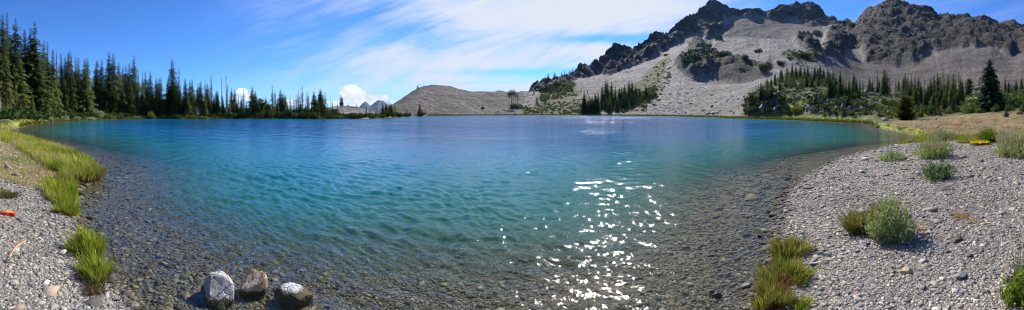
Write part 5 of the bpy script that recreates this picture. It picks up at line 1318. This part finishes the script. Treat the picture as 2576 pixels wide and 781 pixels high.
def packet():
    """small red and orange pouch left on the gravel"""
    import bmesh
    D = r_of(646, .33); px = 24; z = ground(px, D) + .03
    root = empty('pouch', pt(px, D, z), (px-CX)/F*-1 + R(-12)); tag(root, 'small red pouch with a yellow-orange strip lying on the west gravel', 'pouch')
    def blob(name, sx, sy, sz, col, x=0, zz=0):
        bm = bmesh.new(); bmesh.ops.create_cube(bm, size=2); bmesh.ops.subdivide_edges(bm, edges=bm.edges[:], cuts=5, use_grid_fill=True)
        for v in bm.verts:
            e = 1 - 0.75*abs(v.co.x)**3
            v.co = Vector((v.co.x*sx, v.co.y*sy*(1-.12*v.co.x**2) + .012*math.sin(v.co.x*4), v.co.z*sz*e + .008*math.sin(v.co.x*6+v.co.y*3)))
        me = bpy.data.meshes.new(name); bm.to_mesh(me); bm.free(); me.polygons.foreach_set('use_smooth', [True]*len(me.polygons))
        s = NT(name=name+'_fabric'); o = obj(name, me, s.out(s.bsdf(col, .5, None, .4)), root); o.location = (x, 0, zz)
    blob('body', .15, .055, .03, (0.62,0.035,0.018)); blob('strip', .095, .034, .033, (0.85,0.33,0.02), .01, .006)
packet()

# small snow patch high on the right
def snow():
    px, y = 2619, 196; D = dist_at_row(px, y, 200); z = ground(px, D)
    V = []; n = 18
    for i in range(n):
        a = 6.283*i/n; dx = math.cos(a)*(1.9+.6*math.sin(3*a)); dy = math.sin(a)*5.2; p_ = px + dx*2.2; DD = D + dy
        c = pt(p_, DD, ground(p_, DD) + .35); V.append(tuple(c))
    c = pt(px, D, z + 1.1); V.append(tuple(c)); Fs = [(i, (i+1) % n, n) for i in range(n)]
    V2 = [(x, y, z-1.2) for x, y, z in V[:n]]; V += V2; b = n+1
    me = mesh_np('snow_patch', np.array(V), [np.array(Fs)[:, ::1], np.array([(i, b+i, b+(i+1) % n, (i+1) % n) for i in range(n)])], True)
    s = NT(name='old_snow'); o = obj('snow_patch', me, s.out(s.bsdf((0.8,0.82,0.84), .6))); tag(o, 'tiny white remnant of snow under the right cliff', 'snow patch')
snow()

# ------------------------------------------------------------------ air
HAZE = 0.000025
if HAZE:
    import bmesh
    bm = bmesh.new(); bmesh.ops.create_cube(bm, size=1.0); me = bpy.data.meshes.new('haze'); bm.to_mesh(me); bm.free()
    s = NT(name='haze'); v = s.n('ShaderNodeVolumePrincipled'); v.inputs['Density'].default_value = HAZE; v.inputs['Color'].default_value = (0.26, 0.52, 1.0, 1); v.inputs['Anisotropy'].default_value = 0.3
    s.m.node_tree.links.new(v.outputs[0], s.n('ShaderNodeOutputMaterial').inputs['Volume'])
    o = obj('haze', me, s.m); o.scale = (19000, 19000, 460); o.location = (0, 0, -200 + 230 + 60 + 20); tag(o, kind='stuff')
    o.location.z = -62 + 230; o.display_type = 'BOUNDS'

# ------------------------------------------------------------------ sky, sun
def world():
    w = bpy.data.worlds.new('World'); SC.world = w; w.use_nodes = True
    s = NT(tree=w.node_tree)
    sky = s.n('ShaderNodeTexSky'); sky.sky_type = 'NISHITA'; sky.sun_disc = False
    sky.sun_elevation = SUN_EL; sky.sun_rotation = SUN_AZ; sky.altitude = 1800; sky.air_density = 1.0; sky.dust_density = 0.2; sky.ozone_density = 3.5
    tc = s.n('ShaderNodeTexCoord'); D = tc.outputs['Generated']
    xyz = s.n('ShaderNodeSeparateXYZ'); s.l(D, xyz.inputs[0]); X, Y, Z = xyz.outputs
    u = s.math('ARCTAN2', X, Y)
    hyp = s.math('SQRT', s.math('ADD', s.math('MULTIPLY', X, X), s.math('MULTIPLY', Y, Y)))
    v = s.math('DIVIDE', Z, s.math('MAXIMUM', hyp, 0.02))
    th = R(17)
    al = s.math('ADD', s.math('MULTIPLY', u, math.cos(th)), s.math('MULTIPLY', v, math.sin(th)))
    ac = s.math('SUBTRACT', s.math('MULTIPLY', v, math.cos(th)), s.math('MULTIPLY', u, math.sin(th)))
    def vec(a, b, c=0.0):
        n = s.n('ShaderNodeCombineXYZ')
        for i, q in enumerate((a, b, c)):
            if isinstance(q, (int, float)): n.inputs[i].default_value = q
            else: s.l(q, n.inputs[i])
        return n.outputs[0]
    n1 = s.noise(vec(s.math('MULTIPLY', al, 2.2), s.math('MULTIPLY', ac, 11.0)), 1.0, 7, 0.62, 0.6)
    n2 = s.noise(vec(s.math('MULTIPLY', al, 7.0), s.math('MULTIPLY', ac, 30.0), 4.0), 1.0, 5, 0.6, 0.4)
    n3 = s.noise(vec(s.math('MULTIPLY', u, 1.6), s.math('MULTIPLY', v, 5.0), 8.0), 1.0, 3, 0.5)
    def U(px): return (px - CX)/F
    # how much cirrus there is by direction: none on the left, thick ahead right of centre, thin on the right
    cov = s.maprange(u, U(560), U(1350), 0.0, 1.0)
    cov = s.math('MULTIPLY', cov, s.maprange(u, U(2050), U(2700), 1.0, 0.18))
    def blob(px, y, sx, sy, amp):
        du = s.math('DIVIDE', s.math('SUBTRACT', u, U(px)), sx/F); dv = s.math('DIVIDE', s.math('SUBTRACT', v, (HY-y)/F), sy/F)
        q = s.math('ADD', s.math('MULTIPLY', du, du), s.math('MULTIPLY', dv, dv))
        return s.math('MULTIPLY', s.math('POWER', 2.718, s.math('MULTIPLY', q, -1.0)), amp)
    add = None
    for b in [(1800,-500,800,330,0.55),(1850,40,420,95,0.42),(1450,190,330,50,0.20),(1600,270,260,14,0.25),(1250,250,300,60,0.16),(1900,160,150,22,0.28),(1500,60,60,30,0.1),  # first blob: unseen veil above the view, added so water reflects pale glare
              (1930,122,150,16,-0.35),(1640,228,240,14,-0.30),(1150,70,260,70,-0.12),(1500,262,200,8,-0.2),(2500,10,200,40,-0.15),(1350,8,150,30,0.12),(1000,150,250,60,0.03)]:
        q = blob(*b); add = q if add is None else s.math('ADD', add, q)
    dens = s.math('ADD', s.math('ADD', s.math('MULTIPLY', n1, 1.0), s.math('MULTIPLY', s.math('SUBTRACT', n2, 0.19), 0.42)), s.math('MULTIPLY', n3, 0.25))
    dens = s.math('ADD', dens, add)
    dens = s.math('MULTIPLY', s.maprange(dens, 0.58, 1.12, 0.0, 1.0), cov)
    dens = s.math('ADD', dens, s.math('MULTIPLY', cov, s.maprange(v, 0.0, 0.12, 0.30, 0.0)), clamp=True)
    # cumulus heads low over the gap
    puffn = s.noise(vec(s.math('MULTIPLY', u, 38.0), s.math('MULTIPLY', v, 44.0), 2.0), 1.0, 6, 0.62)
    cu = None
    for b in [(1108,298,42,32,1.25),(1135,316,50,22,1.1),(1195,312,38,16,0.95),(1085,322,40,14,0.8),(762,290,22,15,1.1),(785,308,34,14,0.9),(745,312,24,14,0.8),(915,322,40,12,0.9),(980,322,60,10,0.7),(1225,322,30,16,0.7),(1050,325,40,10,0.8)]:
        q = blob(*b); cu = q if cu is None else s.math('MAXIMUM', cu, q)
    cu = s.maprange(s.math('ADD', cu, s.math('MULTIPLY', s.math('SUBTRACT', puffn, 0.5), 1.1)), 0.42, 0.62)
    lit = s.maprange(s.noise(vec(s.math('MULTIPLY', u, 30.0), s.math('MULTIPLY', v, 34.0), 6.0), 1.0, 4, 0.6), 0.3, 0.65, 0.72, 1.0)
    skyc = s.mix(1.0, sky.outputs[0], SKYTINT, 'MULTIPLY')
    ci = s.mix(dens, skyc, CIRRUS)
    cc = s.n('ShaderNodeMix', data_type='RGBA', blend_type='MULTIPLY'); cc.inputs[0].default_value = 1.0; cc.inputs[6].default_value = CUMUL; s.l(lit, cc.inputs[7])
    fin = s.mix(cu, ci, cc.outputs[2])
    bg = s.n('ShaderNodeBackground'); s.l(fin, bg.inputs[0]); bg.inputs[1].default_value = 0.088
    o = s.n('ShaderNodeOutputWorld'); s.l(bg.outputs[0], o.inputs[0])
SKYTINT = (0.46, 0.84, 1.38)
CIRRUS = (5.4, 5.8, 6.5)
CUMUL = (8.0, 8.2, 8.6, 1)
world()
ld = bpy.data.lights.new('sun', 'SUN'); ld.energy = 4.5; ld.angle = R(0.53); ld.color = (1.0, 0.955, 0.89)
lo = bpy.data.objects.new('sun', ld); link(lo)
sd = Vector((math.sin(SUN_AZ)*math.cos(SUN_EL), math.cos(SUN_AZ)*math.cos(SUN_EL), math.sin(SUN_EL)))
lo.rotation_euler = (-sd).to_track_quat('-Z', 'Y').to_euler(); lo.location = (0, 0, 60)

# ------------------------------------------------------------------ camera : a cylindrical sweep, as the photograph
cd = bpy.data.cameras.new('camera'); cam = bpy.data.objects.new('camera', cd); link(cam); SC.camera = cam
cam.location = (0, 0, H); cam.rotation_euler = (R(90), 0, 0)
cd.type = 'PANO'; cd.panorama_type = 'CENTRAL_CYLINDRICAL'
cd.central_cylindrical_range_u_min = -CX/F; cd.central_cylindrical_range_u_max = (3220-CX)/F
cd.central_cylindrical_range_v_max = HY/F; cd.central_cylindrical_range_v_min = -(976-HY)/F
cd.central_cylindrical_radius = 1.0
cd.clip_start = 0.05; cd.clip_end = 30000
SC.view_settings.view_transform = 'Standard'; SC.view_settings.look = 'None'; SC.view_settings.gamma = 1.0; SC.view_settings.exposure = 0.68
SC.cycles.max_bounces = 6; SC.cycles.diffuse_bounces = 2; SC.cycles.glossy_bounces = 2; SC.cycles.transparent_max_bounces = 8; SC.cycles.volume_bounces = 0
SC.cycles.sample_clamp_indirect = 4.0; SC.cycles.caustics_reflective = False; SC.cycles.caustics_refractive = False
SC.cycles.pixel_filter_type = 'BLACKMAN_HARRIS'; SC.cycles.filter_width = 1.0; SC.cycles.use_denoising = True; SC.cycles.denoiser = 'OPENIMAGEDENOISE'; SC.cycles.denoising_input_passes = 'RGB_ALBEDO_NORMAL'; SC.cycles.denoising_prefilter = 'ACCURATE'
